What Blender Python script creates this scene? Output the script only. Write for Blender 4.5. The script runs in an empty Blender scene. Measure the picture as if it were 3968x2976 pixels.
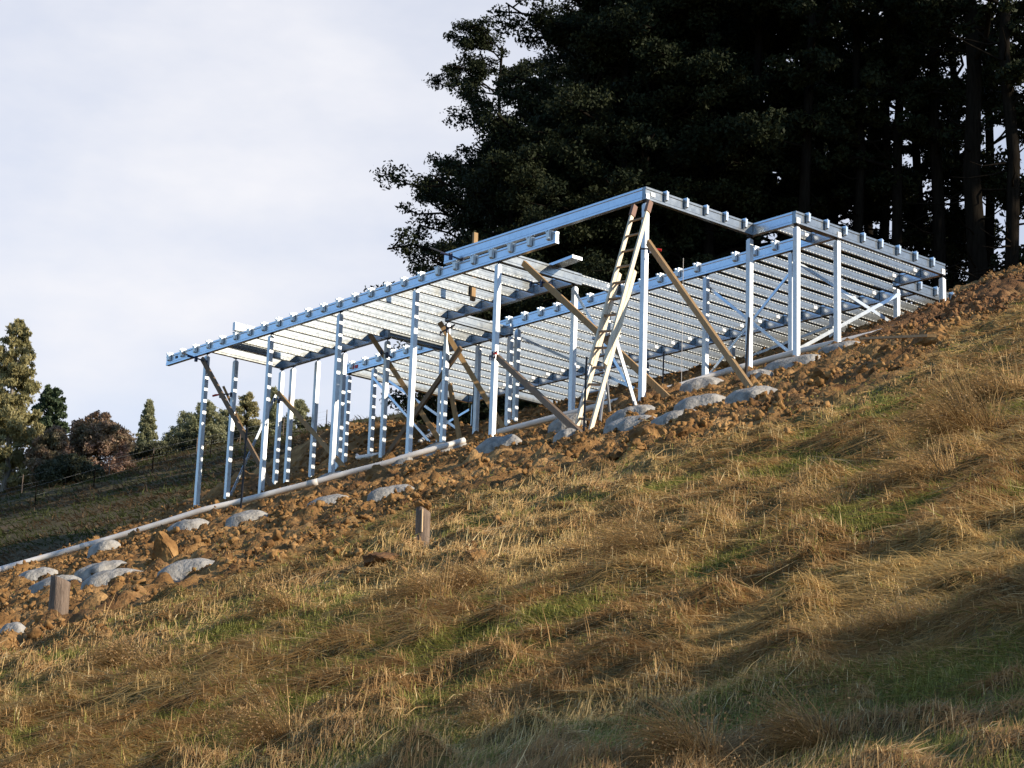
import bpy, bmesh, math, random
import numpy as np
from mathutils import Vector, Matrix

SC = bpy.context.scene
COL = SC.collection

# ------------------------------------------------------------------ camera
F, YAW, PITCH, ROLL = 8242.2, 0.71016, 0.24863, 0.035267      # focal length in pixels of the 3968 px wide photograph
_cp, _sp, _cr, _sr = math.cos(PITCH), math.sin(PITCH), math.cos(ROLL), math.sin(ROLL)
FW = np.array([0, _cp, _sp]); _up = np.array([0, -_sp, _cp]); _rt = np.array([1.0, 0, 0])
RT = _cr * _rt + _sr * _up
UP = -_sr * _rt + _cr * _up
cam_d = bpy.data.cameras.new("camera")
cam = bpy.data.objects.new("camera", cam_d)
COL.objects.link(cam)
cam_d.sensor_width = 36.0
cam_d.lens = F / 3968 * 36.0
cam_d.clip_start = 0.1
cam_d.clip_end = 3000
cam.matrix_world = Matrix(((RT[0], UP[0], -FW[0], 0), (RT[1], UP[1], -FW[1], 0), (RT[2], UP[2], -FW[2], 0), (0, 0, 0, 1)))
SC.camera = cam

# ------------------------------------------------------------------ world and sun
SUN = Vector((0.925, -0.379, 0.437)).normalized()
SUN_EL = math.asin(SUN.z)
world = bpy.data.worlds.new("World")
SC.world = world
world.use_nodes = True
wt = world.node_tree
for nd in list(wt.nodes):
    wt.nodes.remove(nd)
def wn(t, **k):
    nd = wt.nodes.new(t)
    for a, b in k.items():
        setattr(nd, a, b)
    return nd
sky = wn('ShaderNodeTexSky', sky_type='NISHITA')
sky.sun_disc = False
sky.sun_elevation = SUN_EL
sky.sun_rotation = math.atan2(SUN.x, SUN.y)
sky.altitude = 100
sky.air_density = 1.0
sky.dust_density = 0.2
sky.ozone_density = 2.0
tc = wn('ShaderNodeTexCoord')
mp = wn('ShaderNodeMapping'); mp.inputs['Scale'].default_value = (2.2, 2.2, 5.0)
nz = wn('ShaderNodeTexNoise'); nz.inputs['Scale'].default_value = 1.6; nz.inputs['Detail'].default_value = 6; nz.inputs['Roughness'].default_value = 0.55
wt.links.new(tc.outputs['Generated'], mp.inputs['Vector']); wt.links.new(mp.outputs['Vector'], nz.inputs['Vector'])
# a bank of thin high cloud lies over the ridge to the north of the slope
dotn = wn('ShaderNodeVectorMath', operation='DOT_PRODUCT'); dotn.inputs[1].default_value = (0.08, 0.94, 0.33)
wt.links.new(tc.outputs['Generated'], dotn.inputs[0])
mr = wn('ShaderNodeMapRange'); mr.inputs['From Min'].default_value = 0.60; mr.inputs['From Max'].default_value = 0.92
wt.links.new(dotn.outputs['Value'], mr.inputs['Value'])
mul = wn('ShaderNodeMath', operation='MULTIPLY_ADD')
wt.links.new(nz.outputs['Fac'], mul.inputs[0]); mul.inputs[1].default_value = 1.2
mul.inputs[2].default_value = -0.86
add = wn('ShaderNodeMath', operation='ADD'); add.use_clamp = True
wt.links.new(mul.outputs[0], add.inputs[0]); wt.links.new(mr.outputs[0], add.inputs[1])
cr = wn('ShaderNodeValToRGB')
cr.color_ramp.elements[0].position = 0.3; cr.color_ramp.elements[0].color = (4.45, 4.5, 4.85, 1)
cr.color_ramp.elements[1].position = 0.7; cr.color_ramp.elements[1].color = (5.1, 5.1, 5.35, 1)
wt.links.new(nz.outputs['Fac'], cr.inputs['Fac'])
mx = wn('ShaderNodeMix', data_type='RGBA')
tint = wn('ShaderNodeMix', data_type='RGBA', blend_type='MULTIPLY'); tint.inputs[0].default_value = 1.0; tint.inputs[7].default_value = (0.78, 0.93, 1.10, 1)
wt.links.new(sky.outputs[0], tint.inputs[6])
wt.links.new(add.outputs[0], mx.inputs[0]); wt.links.new(tint.outputs[2], mx.inputs[6]); wt.links.new(cr.outputs[0], mx.inputs[7])
bg = wn('ShaderNodeBackground'); bg.inputs['Strength'].default_value = 0.125
wo = wn('ShaderNodeOutputWorld')
wt.links.new(mx.outputs[2], bg.inputs['Color']); wt.links.new(bg.outputs[0], wo.inputs['Surface'])

sun_d = bpy.data.lights.new("sun", 'SUN')
sun_d.energy = 5.0
sun_d.angle = math.radians(0.5)
sun_d.color = (1.0, 0.89, 0.72)
sun_o = bpy.data.objects.new("sun", sun_d)
COL.objects.link(sun_o)
sun_o.rotation_euler = SUN.to_track_quat('Z', 'Y').to_euler()
sun_o.location = (60, -25, 45)

SC.view_settings.view_transform = 'Standard'
SC.view_settings.look = 'None'
SC.view_settings.exposure = 0.55
SC.view_settings.gamma = 1.0
SC.render.engine = 'CYCLES'
SC.cycles.max_bounces = 6
SC.cycles.diffuse_bounces = 3
SC.cycles.glossy_bounces = 3
SC.cycles.transparent_max_bounces = 8

# ------------------------------------------------------------------ coordinates: u runs along the contour to the left, v runs up the slope
UX, UY = -math.sin(YAW), math.cos(YAW)
VX, VY = math.cos(YAW), math.sin(YAW)
def W(u, v, z):
    return (u * UX + v * VX, u * UY + v * VY, z)
def uv_of(x, y):
    return x * UX + y * UY, x * VX + y * VY
def plane(u, v):
    return -0.00796 * u + 0.4205 * v - 1.293
def ray(px, py):                                                 # pixels of a 2212 px wide copy of the photograph
    k = 3968 / 2212
    return (px * k - 1984) / F * RT - (py * k - 1488) / F * UP + FW
def at(px, py, D):                                               # the point that far away over the ground
    d = ray(px, py)
    return d * D / math.hypot(d[0], d[1])
def on_slope(px, py, h=0.0):
    d = ray(px, py)
    n = np.array([0.00796 * UX - 0.4205 * VX, 0.00796 * UY - 0.4205 * VY, 1.0])
    p = d * ((-1.293 + h) / (d @ n))
    u, v = uv_of(p[0], p[1])
    return u, v

# ------------------------------------------------------------------ noise
def _hash(ix, iy, s):
    h = (ix.astype(np.int64) * 374761393 + iy.astype(np.int64) * 668265263 + s * 974634777) & 0x7fffffff
    h = ((h ^ (h >> 13)) * 1274126177) & 0x7fffffff
    h = h ^ (h >> 16)
    return (h & 0xffff) / 65535.0
def vnoise(x, y, s=0):
    x = np.asarray(x, float); y = np.asarray(y, float)
    ix = np.floor(x); iy = np.floor(y); fx = x - ix; fy = y - iy
    fx = fx * fx * (3 - 2 * fx); fy = fy * fy * (3 - 2 * fy)
    a = _hash(ix, iy, s); b = _hash(ix + 1, iy, s); c = _hash(ix, iy + 1, s); d = _hash(ix + 1, iy + 1, s)
    return (a + (b - a) * fx) * (1 - fy) + (c + (d - c) * fx) * fy
def fbm(x, y, s=0, o=4, g=0.5):
    t = 0; a = 1; n = 0
    for k in range(o):
        t = t + a * vnoise(np.asarray(x) * 2 ** k + 17.3 * k, np.asarray(y) * 2 ** k - 9.1 * k, s + k * 7); n += a; a *= g
    return t / n
def sstep(a, b, x):
    t = np.clip((x - a) / (b - a), 0, 1)
    return t * t * (3 - 2 * t)

# ------------------------------------------------------------------ where the drain pipes lie
PP = []
for px, py in ((-60, 1245), (0, 1230), (120, 1197), (230, 1166), (340, 1133), (440, 1101), (520, 1083), (600, 1062), (680, 1042), (750, 1022), (830, 1002), (900, 980), (960, 964), (1003, 951)):
    PP.append(on_slope(px, py, .055))
PU = [p[0] for p in PP]; PV = [p[1] for p in PP]
# the run bends gently: a smooth line through the sighted points
cu = np.polyfit(range(len(PP)), PU, 3); cv = np.polyfit(range(len(PP)), PV, 3)
PIPE_A = []
for i, (px, py) in enumerate(((-60, 1245), (0, 1230), (120, 1197), (230, 1166), (340, 1133), (440, 1101), (520, 1083), (600, 1062), (680, 1042), (750, 1022), (830, 1002), (900, 980), (960, 964), (1003, 951))):
    v = float(np.polyval(cv, i)); d = ray(px, py); u_, v_ = uv_of(d[0], d[1]); s = v / v_
    PIPE_A.append((u_ * s, v, d[2] * s))
PIPE_B = []
for px, py, v in ((1075, 934, 22.3), (1200, 901, 22.75), (1290, 878, 23.1), (1390, 852, 23.55), (1460, 836, 23.9), (1540, 811, 24.35), (1620, 788, 24.75), (1700, 766, 25.0), (1760, 751, 25.2), (1830, 735, 25.45), (1890, 721, 25.7), (1960, 700, 26.2)):
    d = ray(px, py); u_, v_ = uv_of(d[0], d[1]); s = v / v_
    PIPE_B.append((u_ * s, v, d[2] * s))
PIPE_PTS = [p[:2] for p in PIPE_A], [p[:2] for p in PIPE_B]
def pipe_dist(u, v):
    d = np.full(np.shape(u), 1e9)
    for L_ in PIPE_PTS:
        for (x1, y1), (x2, y2) in zip(L_[:-1], L_[1:]):
            dx, dy = x2 - x1, y2 - y1
            t = np.clip(((u - x1) * dx + (v - y1) * dy) / (dx * dx + dy * dy), 0, 1)
            d = np.minimum(d, np.hypot(u - x1 - t * dx, v - y1 - t * dy))
    return d

# ------------------------------------------------------------------ terrain functions
BORDER = [(15.6, 5.0), (15.9, 7.2), (16.1, 8.35), (16.13, 9.0), (16.32, 9.8), (16.0, 10.3), (15.6, 10.6), (16.1, 11.2), (16.5, 12.0), (17.2, 13.0),
          (17.2, 13.45), (16.6, 13.8), (15.4, 13.85), (14.4, 13.85), (13.6, 13.9), (13.4, 14.4), (13.0, 14.8), (12.95, 15.6),
          (13.2, 16.8), (14.5, 19.1), (16.8, 21.9), (17.4, 23.5), (17.5, 24.5), (19.2, 27.2), (20.5, 30.0), (21.5, 34.5)]
POLY = np.array(BORDER + [(60, 34.5), (60, 5.0)])
def dirt_sd(u, v):                                               # metres inside (+) or outside (-) the churned ground
    u = np.asarray(u, float); v = np.asarray(v, float)
    ins = np.zeros(u.shape, bool); dist = np.full(u.shape, 1e9)
    n = len(POLY)
    for i in range(n):
        x1, y1 = POLY[i]; x2, y2 = POLY[(i + 1) % n]
        if y1 != y2:
            c = ((y1 > v) != (y2 > v)) & (u < (x2 - x1) * (v - y1) / (y2 - y1) + x1)
            ins ^= c
        dx, dy = x2 - x1, y2 - y1
        t = np.clip(((u - x1) * dx + (v - y1) * dy) / (dx * dx + dy * dy), 0, 1)
        dist = np.minimum(dist, np.hypot(u - x1 - t * dx, v - y1 - t * dy))
    return np.where(ins, dist, -dist)
MOUNDS = [(38.6, 28.0, 1.6, 1.0, 0.72), (36.4, 27.6, 1.2, 1.0, 0.55), (40.8, 28.2, 1.6, 1.1, 0.35), (35.6, 25.9, 0.9, 0.6, 0.25), (37.4, 24.6, 0.8, 0.6, 0.42),
          (21.0, 26.6, 1.0, 1.6, 0.16), (20.6, 28.6, 0.9, 1.2, 0.22), (22.2, 30.6, 1.4, 1.2, 0.22), (24.4, 33.0, 2.5, 1.0, 0.35),
          (23.2, 22.6, 0.7, 0.5, 0.22), (20.2, 14.8, 1.2, 1.0, 0.10), (24.2, 12.2, 1.5, 0.9, 0.08)]
def edge_u(v):
    return np.interp(v, [-10, 8, 14, 16, 18, 20, 22, 24, 26, 28, 40], [26, 30, 31.5, 32.6, 33.3, 34.6, 37.0, 39.3, 41.5, 44, 52])
def height(u, v, detail=True):
    u = np.asarray(u, float); v = np.asarray(v, float)
    vc = np.interp(u, [18, 24, 28, 34], [33.4, 33.0, 30.4, 29.6])
    ve = np.where(v > vc, vc + (v - vc) * 0.05 / (1 + 0.004 * (v - vc)), v)
    vlow = np.maximum(ve, -30.0)
    z = -0.00796 * np.clip(u, -60, 60) + 0.4205 * vlow - 1.293
    sd = None
    over = np.maximum(u - edge_u(v), 0)
    z = z - np.where(over > 0, 0.55 * over ** 2 / (over + 1.2), 0)
    z = np.maximum(z, -26.0)
    for (mu, mv, a, b, h) in MOUNDS:
        z = z + h * np.exp(-((u - mu) / a) ** 2 - ((v - mv) / b) ** 2)
    if detail:
        sd = dirt_sd(u, v)
        m = sstep(-0.15, 0.35, sd + 0.5 * (fbm(u * 1.3, v * 1.3, 5, 3) - 0.5))
        r = fbm(u * 0.8, v * 0.8, 11, 2) - 0.5
        lump = np.abs(fbm(u * 2.0, v * 2.0, 21, 3) - 0.5)
        lump2 = fbm(u * 6.0, v * 6.0, 31, 3) - 0.5
        berm = np.exp(-((sd - 0.5) / 0.45) ** 2)
        pd = sstep(0.15, 1.0, pipe_dist(u, v))
        lump3 = np.abs(fbm(u * 4.2 + 7, v * 4.2, 27, 3) - 0.5)
        z = z + m * ((0.10 * r + 0.26 * (lump - 0.16) + 0.40 * (lump3 - 0.15) + 0.14 * lump2) * (.3 + .7 * pd) + 0.04 * berm - 0.05)
        g = fbm(u * 0.75 + 3, v * 1.0, 41, 3) - 0.5
        g2 = np.maximum(fbm(u * 3.5, v * 4.2, 51, 2) - 0.50, 0)
        g3 = np.abs(fbm(u * 1.7 - 4, v * 2.2, 57, 2) - .5)
        z = z + (1 - m) * (0.13 * g + 0.34 * g2 - 0.19 * (g3 - .13) - 0.125)
        return z, m
    return z
def ground(u, v):
    return float(height(np.array([u]), np.array([v]))[0][0])
def field_z(x, y):
    x = np.asarray(x, float); y = np.asarray(y, float)
    yy = np.where(y > 132, 132 + (y - 132) * 0.12, y)
    xx = np.clip(x, -160, 12)
    return 10.3 + 0.22 * (xx + 16.5) + 0.306 * (yy - 70) + 0.5 * (fbm(x * 0.12, y * 0.12, 61, 3) - 0.5)

# ------------------------------------------------------------------ materials
def mat(name, base=(0.5, 0.5, 0.5), rough=0.7, metal=0.0, spec=0.4):
    m = bpy.data.materials.new(name)
    m.use_nodes = True
    b = m.node_tree.nodes['Principled BSDF']
    b.inputs['Base Color'].default_value = (*base, 1)
    b.inputs['Roughness'].default_value = rough
    b.inputs['Metallic'].default_value = metal
    b.inputs['Specular IOR Level'].default_value = spec
    return m
def nodes(m):
    return m.node_tree.nodes, m.node_tree.links, m.node_tree.nodes['Principled BSDF']
def noise_color(m, stops, scale, detail=5, stretch=(1, 1, 1), rough=0.6, bump=0.0, bscale=None, coord='Object'):
    N, L, b = nodes(m)
    t = N.new('ShaderNodeTexCoord'); mp = N.new('ShaderNodeMapping'); mp.inputs['Scale'].default_value = stretch
    n = N.new('ShaderNodeTexNoise'); n.inputs['Scale'].default_value = scale; n.inputs['Detail'].default_value = detail; n.inputs['Roughness'].default_value = rough
    r = N.new('ShaderNodeValToRGB')
    L.new(t.outputs[coord], mp.inputs['Vector']); L.new(mp.outputs[0], n.inputs['Vector']); L.new(n.outputs['Fac'], r.inputs['Fac'])
    el = r.color_ramp.elements
    while len(el) < len(stops):
        el.new(0.5)
    for e, (p, c) in zip(el, stops):
        e.position = p; e.color = (*c, 1)
    L.new(r.outputs[0], b.inputs['Base Color'])
    if bump:
        n2 = N.new('ShaderNodeTexNoise'); n2.inputs['Scale'].default_value = bscale or scale * 3; n2.inputs['Detail'].default_value = 6
        L.new(mp.outputs[0], n2.inputs['Vector'])
        bp = N.new('ShaderNodeBump'); bp.inputs['Strength'].default_value = bump; bp.inputs['Distance'].default_value = 0.02
        L.new(n2.outputs['Fac'], bp.inputs['Height']); L.new(bp.outputs[0], b.inputs['Normal'])
    return r
M = {}
def galv(name, lo, hi, rough, metal):
    m = mat(name, hi, rough, metal, 0.5)
    N, L, b = nodes(m)
    noise_color(m, [(0.32, lo), (0.68, hi)], 9.0, 8, (1, 1, 1), 0.7)
    n = N.new('ShaderNodeTexNoise'); n.inputs['Scale'].default_value = 14; n.inputs['Detail'].default_value = 5
    t = N.new('ShaderNodeTexCoord'); L.new(t.outputs['Object'], n.inputs['Vector'])
    mr = N.new('ShaderNodeMapRange'); mr.inputs['To Min'].default_value = rough - 0.03; mr.inputs['To Max'].default_value = rough + 0.04
    L.new(n.outputs['Fac'], mr.inputs['Value']); L.new(mr.outputs[0], b.inputs['Roughness'])
    return m
M['galv'] = galv('galvanised_steel', (0.52, 0.56, 0.60), (0.64, 0.68, 0.71), 0.25, 0.82)
M['joist'] = galv('galvanised_joist', (0.20, 0.208, 0.204), (0.30, 0.31, 0.302), 0.195, 0.78)
M['post'] = galv('galvanised_post', (0.52, 0.54, 0.56), (0.66, 0.68, 0.69), 0.38, 0.42)
M['tab'] = mat('tabs_painted_glint', (0.36, 0.37, 0.36), 0.40, 0.4)  # sparkle of the bent tabs put into a base colour paler than the web
M['label'] = mat('label_paper', (0.82, 0.82, 0.80), 0.7)
M['red'] = mat('red_paint', (0.55, 0.03, 0.02), 0.5)
M['dark'] = mat('dark_steel', (0.03, 0.03, 0.035), 0.5, 0.4)
M['navy'] = mat('navy_plastic', (0.02, 0.025, 0.06), 0.45)
M['pvc'] = mat('pvc', (0.66, 0.60, 0.54), 0.42)
noise_color(M['pvc'], [(0.3, (0.56, 0.49, 0.43)), (0.62, (0.70, 0.65, 0.59))], 3.0, 6)
M['timber'] = mat('pine_timber', (0.4, 0.25, 0.1), 0.75)
noise_color(M['timber'], [(0.3, (0.24, 0.14, 0.06)), (0.7, (0.40, 0.25, 0.11))], 5.0, 6, (9, 9, 0.8), 0.6, 0.15)
M['timber_dark'] = mat('weathered_timber', (0.2, 0.12, 0.06), 0.8)
noise_color(M['timber_dark'], [(0.3, (0.12, 0.075, 0.04)), (0.7, (0.23, 0.15, 0.09))], 5.0, 6, (9, 9, 0.8), 0.6, 0.15)
M['ladder'] = mat('ladder_wood', (0.7, 0.5, 0.28), 0.5)
noise_color(M['ladder'], [(0.3, (0.62, 0.50, 0.34)), (0.7, (0.78, 0.66, 0.48))], 4.0, 5, (6, 6, 0.6))
M['rung'] = mat('ladder_rung_wood', (0.30, 0.18, 0.09), 0.6)
M['pad_cap'] = mat('ladder_cap_leather', (0.20, 0.11, 0.075), 0.7)
M['alu'] = mat('aluminium', (0.32, 0.33, 0.345), 0.5, 0.5)
M['concrete'] = mat('concrete', (0.4, 0.39, 0.38), 0.9)
noise_color(M['concrete'], [(0.32, (0.125, 0.112, 0.095)), (0.5, (0.30, 0.275, 0.24)), (0.68, (0.43, 0.40, 0.355))], 6.0, 10, (1, 1, 1), 0.75, 1.0, 26)
M['stump'] = mat('weathered_post_wood', (0.2, 0.14, 0.1), 0.9)
noise_color(M['stump'], [(0.3, (0.09, 0.062, 0.045)), (0.7, (0.25, 0.18, 0.13))], 8.0, 7, (6, 6, 0.7), 0.65, 0.6)
M['splinter'] = mat('fresh_wood', (0.65, 0.45, 0.25), 0.8)
M['wire'] = mat('wire', (0.22, 0.22, 0.22), 0.6, 0.3)
M['string'] = mat('string_line', (0.55, 0.50, 0.45), 0.8)

def dirt_mat(name, stops):
    m = mat(name, (0.3, 0.18, 0.07), 0.95, 0, 0.15)
    noise_color(m, stops, 1.6, 9, (1, 1, 1), 0.72, 0.9, 22)
    return m
DST = [(0.34, (0.080, 0.038, 0.015)), (0.5, (0.225, 0.118, 0.042)), (0.66, (0.42, 0.245, 0.098))]
M['clod'] = dirt_mat('clay_clods', DST)
M['clod_dark'] = dirt_mat('topsoil_clods', [(0.34, (0.055, 0.029, 0.015)), (0.5, (0.16, 0.080, 0.035)), (0.68, (0.30, 0.165, 0.072))])
# hillside: grass soil and churned clay, mixed by a mask of where the ground was dug
m = mat('hillside_soil', (0.2, 0.13, 0.05), 0.95, 0, 0.1)
N, L, b = nodes(m)
t = N.new('ShaderNodeTexCoord')
def ramp_noise(scale, detail, rough, stops):
    n = N.new('ShaderNodeTexNoise'); n.inputs['Scale'].default_value = scale; n.inputs['Detail'].default_value = detail; n.inputs['Roughness'].default_value = rough
    L.new(t.outputs['Object'], n.inputs['Vector'])
    r = N.new('ShaderNodeValToRGB'); el = r.color_ramp.elements
    while len(el) < len(stops):
        el.new(0.5)
    for e, (p, c) in zip(el, stops):
        e.position = p; e.color = (*c, 1)
    L.new(n.outputs['Fac'], r.inputs['Fac'])
    return r
rd = ramp_noise(1.5, 10, 0.72, DST)
rt_ = ramp_noise(2.0, 9, 0.7, [(0.34, (0.055, 0.029, 0.015)), (0.5, (0.16, 0.080, 0.035)), (0.68, (0.30, 0.165, 0.072))])
rg = ramp_noise(1.1, 8, 0.65, [(0.3, (0.085, 0.085, 0.025)), (0.5, (0.17, 0.120, 0.046)), (0.72, (0.26, 0.18, 0.075))])
a1 = N.new('ShaderNodeAttribute'); a1.attribute_name = 'dug'
a2 = N.new('ShaderNodeAttribute'); a2.attribute_name = 'topsoil'
x1 = N.new('ShaderNodeMix'); x1.data_type = 'RGBA'
x2 = N.new('ShaderNodeMix'); x2.data_type = 'RGBA'
L.new(a2.outputs['Fac'], x1.inputs[0]); L.new(rd.outputs[0], x1.inputs[6]); L.new(rt_.outputs[0], x1.inputs[7])
L.new(a1.outputs['Fac'], x2.inputs[0]); L.new(rg.outputs[0], x2.inputs[6]); L.new(x1.outputs[2], x2.inputs[7])
L.new(x2.outputs[2], b.inputs['Base Color'])
nb = N.new('ShaderNodeTexNoise'); nb.inputs['Scale'].default_value = 24; nb.inputs['Detail'].default_value = 8
L.new(t.outputs['Object'], nb.inputs['Vector'])
bp = N.new('ShaderNodeBump'); bp.inputs['Strength'].default_value = 0.9; bp.inputs['Distance'].default_value = 0.03
L.new(nb.outputs['Fac'], bp.inputs['Height']); L.new(bp.outputs[0], b.inputs['Normal'])
M['hill'] = m
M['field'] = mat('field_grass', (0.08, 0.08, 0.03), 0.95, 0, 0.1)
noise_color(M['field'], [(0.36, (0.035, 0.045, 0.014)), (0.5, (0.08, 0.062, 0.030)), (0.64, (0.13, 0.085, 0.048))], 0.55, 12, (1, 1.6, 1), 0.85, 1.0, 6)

def leaf_mat(name, a, b_, trans=0.25, scale=0.7):
    m = mat(name, a, 0.6, 0, 0.25)
    N, L, b = nodes(m)
    r = noise_color(m, [(0.3, a), (0.7, b_)], scale, 3)
    tr = N.new('ShaderNodeBsdfTranslucent'); mixs = N.new('ShaderNodeMixShader'); mixs.inputs[0].default_value = trans
    L.new(r.outputs[0], tr.inputs['Color'])
    out = N['Material Output']
    L.new(b.outputs[0], mixs.inputs[1]); L.new(tr.outputs[0], mixs.inputs[2]); L.new(mixs.outputs[0], out.inputs['Surface'])
    return m
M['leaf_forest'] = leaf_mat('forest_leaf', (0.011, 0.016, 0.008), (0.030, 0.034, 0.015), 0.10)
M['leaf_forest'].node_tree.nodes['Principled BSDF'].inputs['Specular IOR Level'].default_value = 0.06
M['leaf_conifer'] = leaf_mat('conifer_leaf', (0.04, 0.06, 0.028), (0.08, 0.105, 0.048), 0.2)
M['leaf_gum'] = leaf_mat('gum_leaf', (0.22, 0.20, 0.085), (0.38, 0.32, 0.145), 0.35)
M['leaf_russet'] = leaf_mat('russet_leaf', (0.17, 0.16, 0.085), (0.40, 0.225, 0.165), 0.33, 0.5)
M['leaf_olive'] = leaf_mat('olive_leaf', (0.19, 0.20, 0.10), (0.34, 0.32, 0.18), 0.35)
M['leaf_dark'] = leaf_mat('dark_shrub_leaf', (0.04, 0.048, 0.024), (0.085, 0.08, 0.042), 0.2)
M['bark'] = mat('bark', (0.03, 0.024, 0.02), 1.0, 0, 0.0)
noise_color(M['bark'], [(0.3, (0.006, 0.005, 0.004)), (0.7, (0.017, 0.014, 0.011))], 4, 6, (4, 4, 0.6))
M['bark_pale'] = mat('pale_bark', (0.3, 0.26, 0.2), 0.9)
noise_color(M['bark_pale'], [(0.3, (0.12, 0.10, 0.08)), (0.7, (0.30, 0.26, 0.21))], 4, 6, (4, 4, 0.6))
# grass blades carry their own straw / green colour
m = mat('grass_blades', (0.3, 0.2, 0.08), 0.75, 0, 0.2)
N, L, b = nodes(m)
a = N.new('ShaderNodeAttribute'); a.attribute_name = 'blade_colour'
L.new(a.outputs['Color'], b.inputs['Base Color'])
tr = N.new('ShaderNodeBsdfTranslucent'); mixs = N.new('ShaderNodeMixShader'); mixs.inputs[0].default_value = 0.35
L.new(a.outputs['Color'], tr.inputs['Color']); L.new(b.outputs[0], mixs.inputs[1]); L.new(tr.outputs[0], mixs.inputs[2])
L.new(mixs.outputs[0], N['Material Output'].inputs['Surface'])
M['grass'] = m

# ------------------------------------------------------------------ object helpers
def tag(o, label=None, cat=None, group=None, kind=None):
    if label: o['label'] = label
    if cat: o['category'] = cat
    if group: o['group'] = group
    if kind: o['kind'] = kind
    return o
def thing(name, u, v, z, label, cat, group=None, rot=True):
    o = bpy.data.objects.new(name, None)
    COL.objects.link(o)
    o.empty_display_size = 0.2
    o.location = W(u, v, z)
    if rot: o.rotation_euler = (0, 0, YAW)
    o['_u'] = u; o['_v'] = v; o['_z'] = z
    return tag(o, label, cat, group)
def mesh_from(name, V, faces, material, smooth=False):
    me = bpy.data.meshes.new(name)
    me.from_pydata([tuple(p) for p in V], [], [tuple(f) for f in faces])
    me.update()
    if material: me.materials.append(material)
    if smooth:
        me.polygons.foreach_set('use_smooth', [True] * len(me.polygons))
    return me
def fast_mesh(name, V, Fq, material, smooth=False):              # numpy arrays, all faces with the same number of corners
    me = bpy.data.meshes.new(name)
    V = np.asarray(V, np.float32); Fq = np.asarray(Fq, np.int32)
    n, k = Fq.shape
    me.vertices.add(len(V)); me.vertices.foreach_set('co', V.ravel())
    me.loops.add(n * k); me.loops.foreach_set('vertex_index', Fq.ravel())
    me.polygons.add(n); me.polygons.foreach_set('loop_start', np.arange(0, n * k, k, dtype=np.int32))
    if smooth: me.polygons.foreach_set('use_smooth', np.ones(n, bool))
    me.update(calc_edges=True)
    if material: me.materials.append(material)
    return me
def link(name, me, parent=None):
    o = bpy.data.objects.new(name, me)
    COL.objects.link(o)
    if parent: o.parent = parent
    return o

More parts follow.
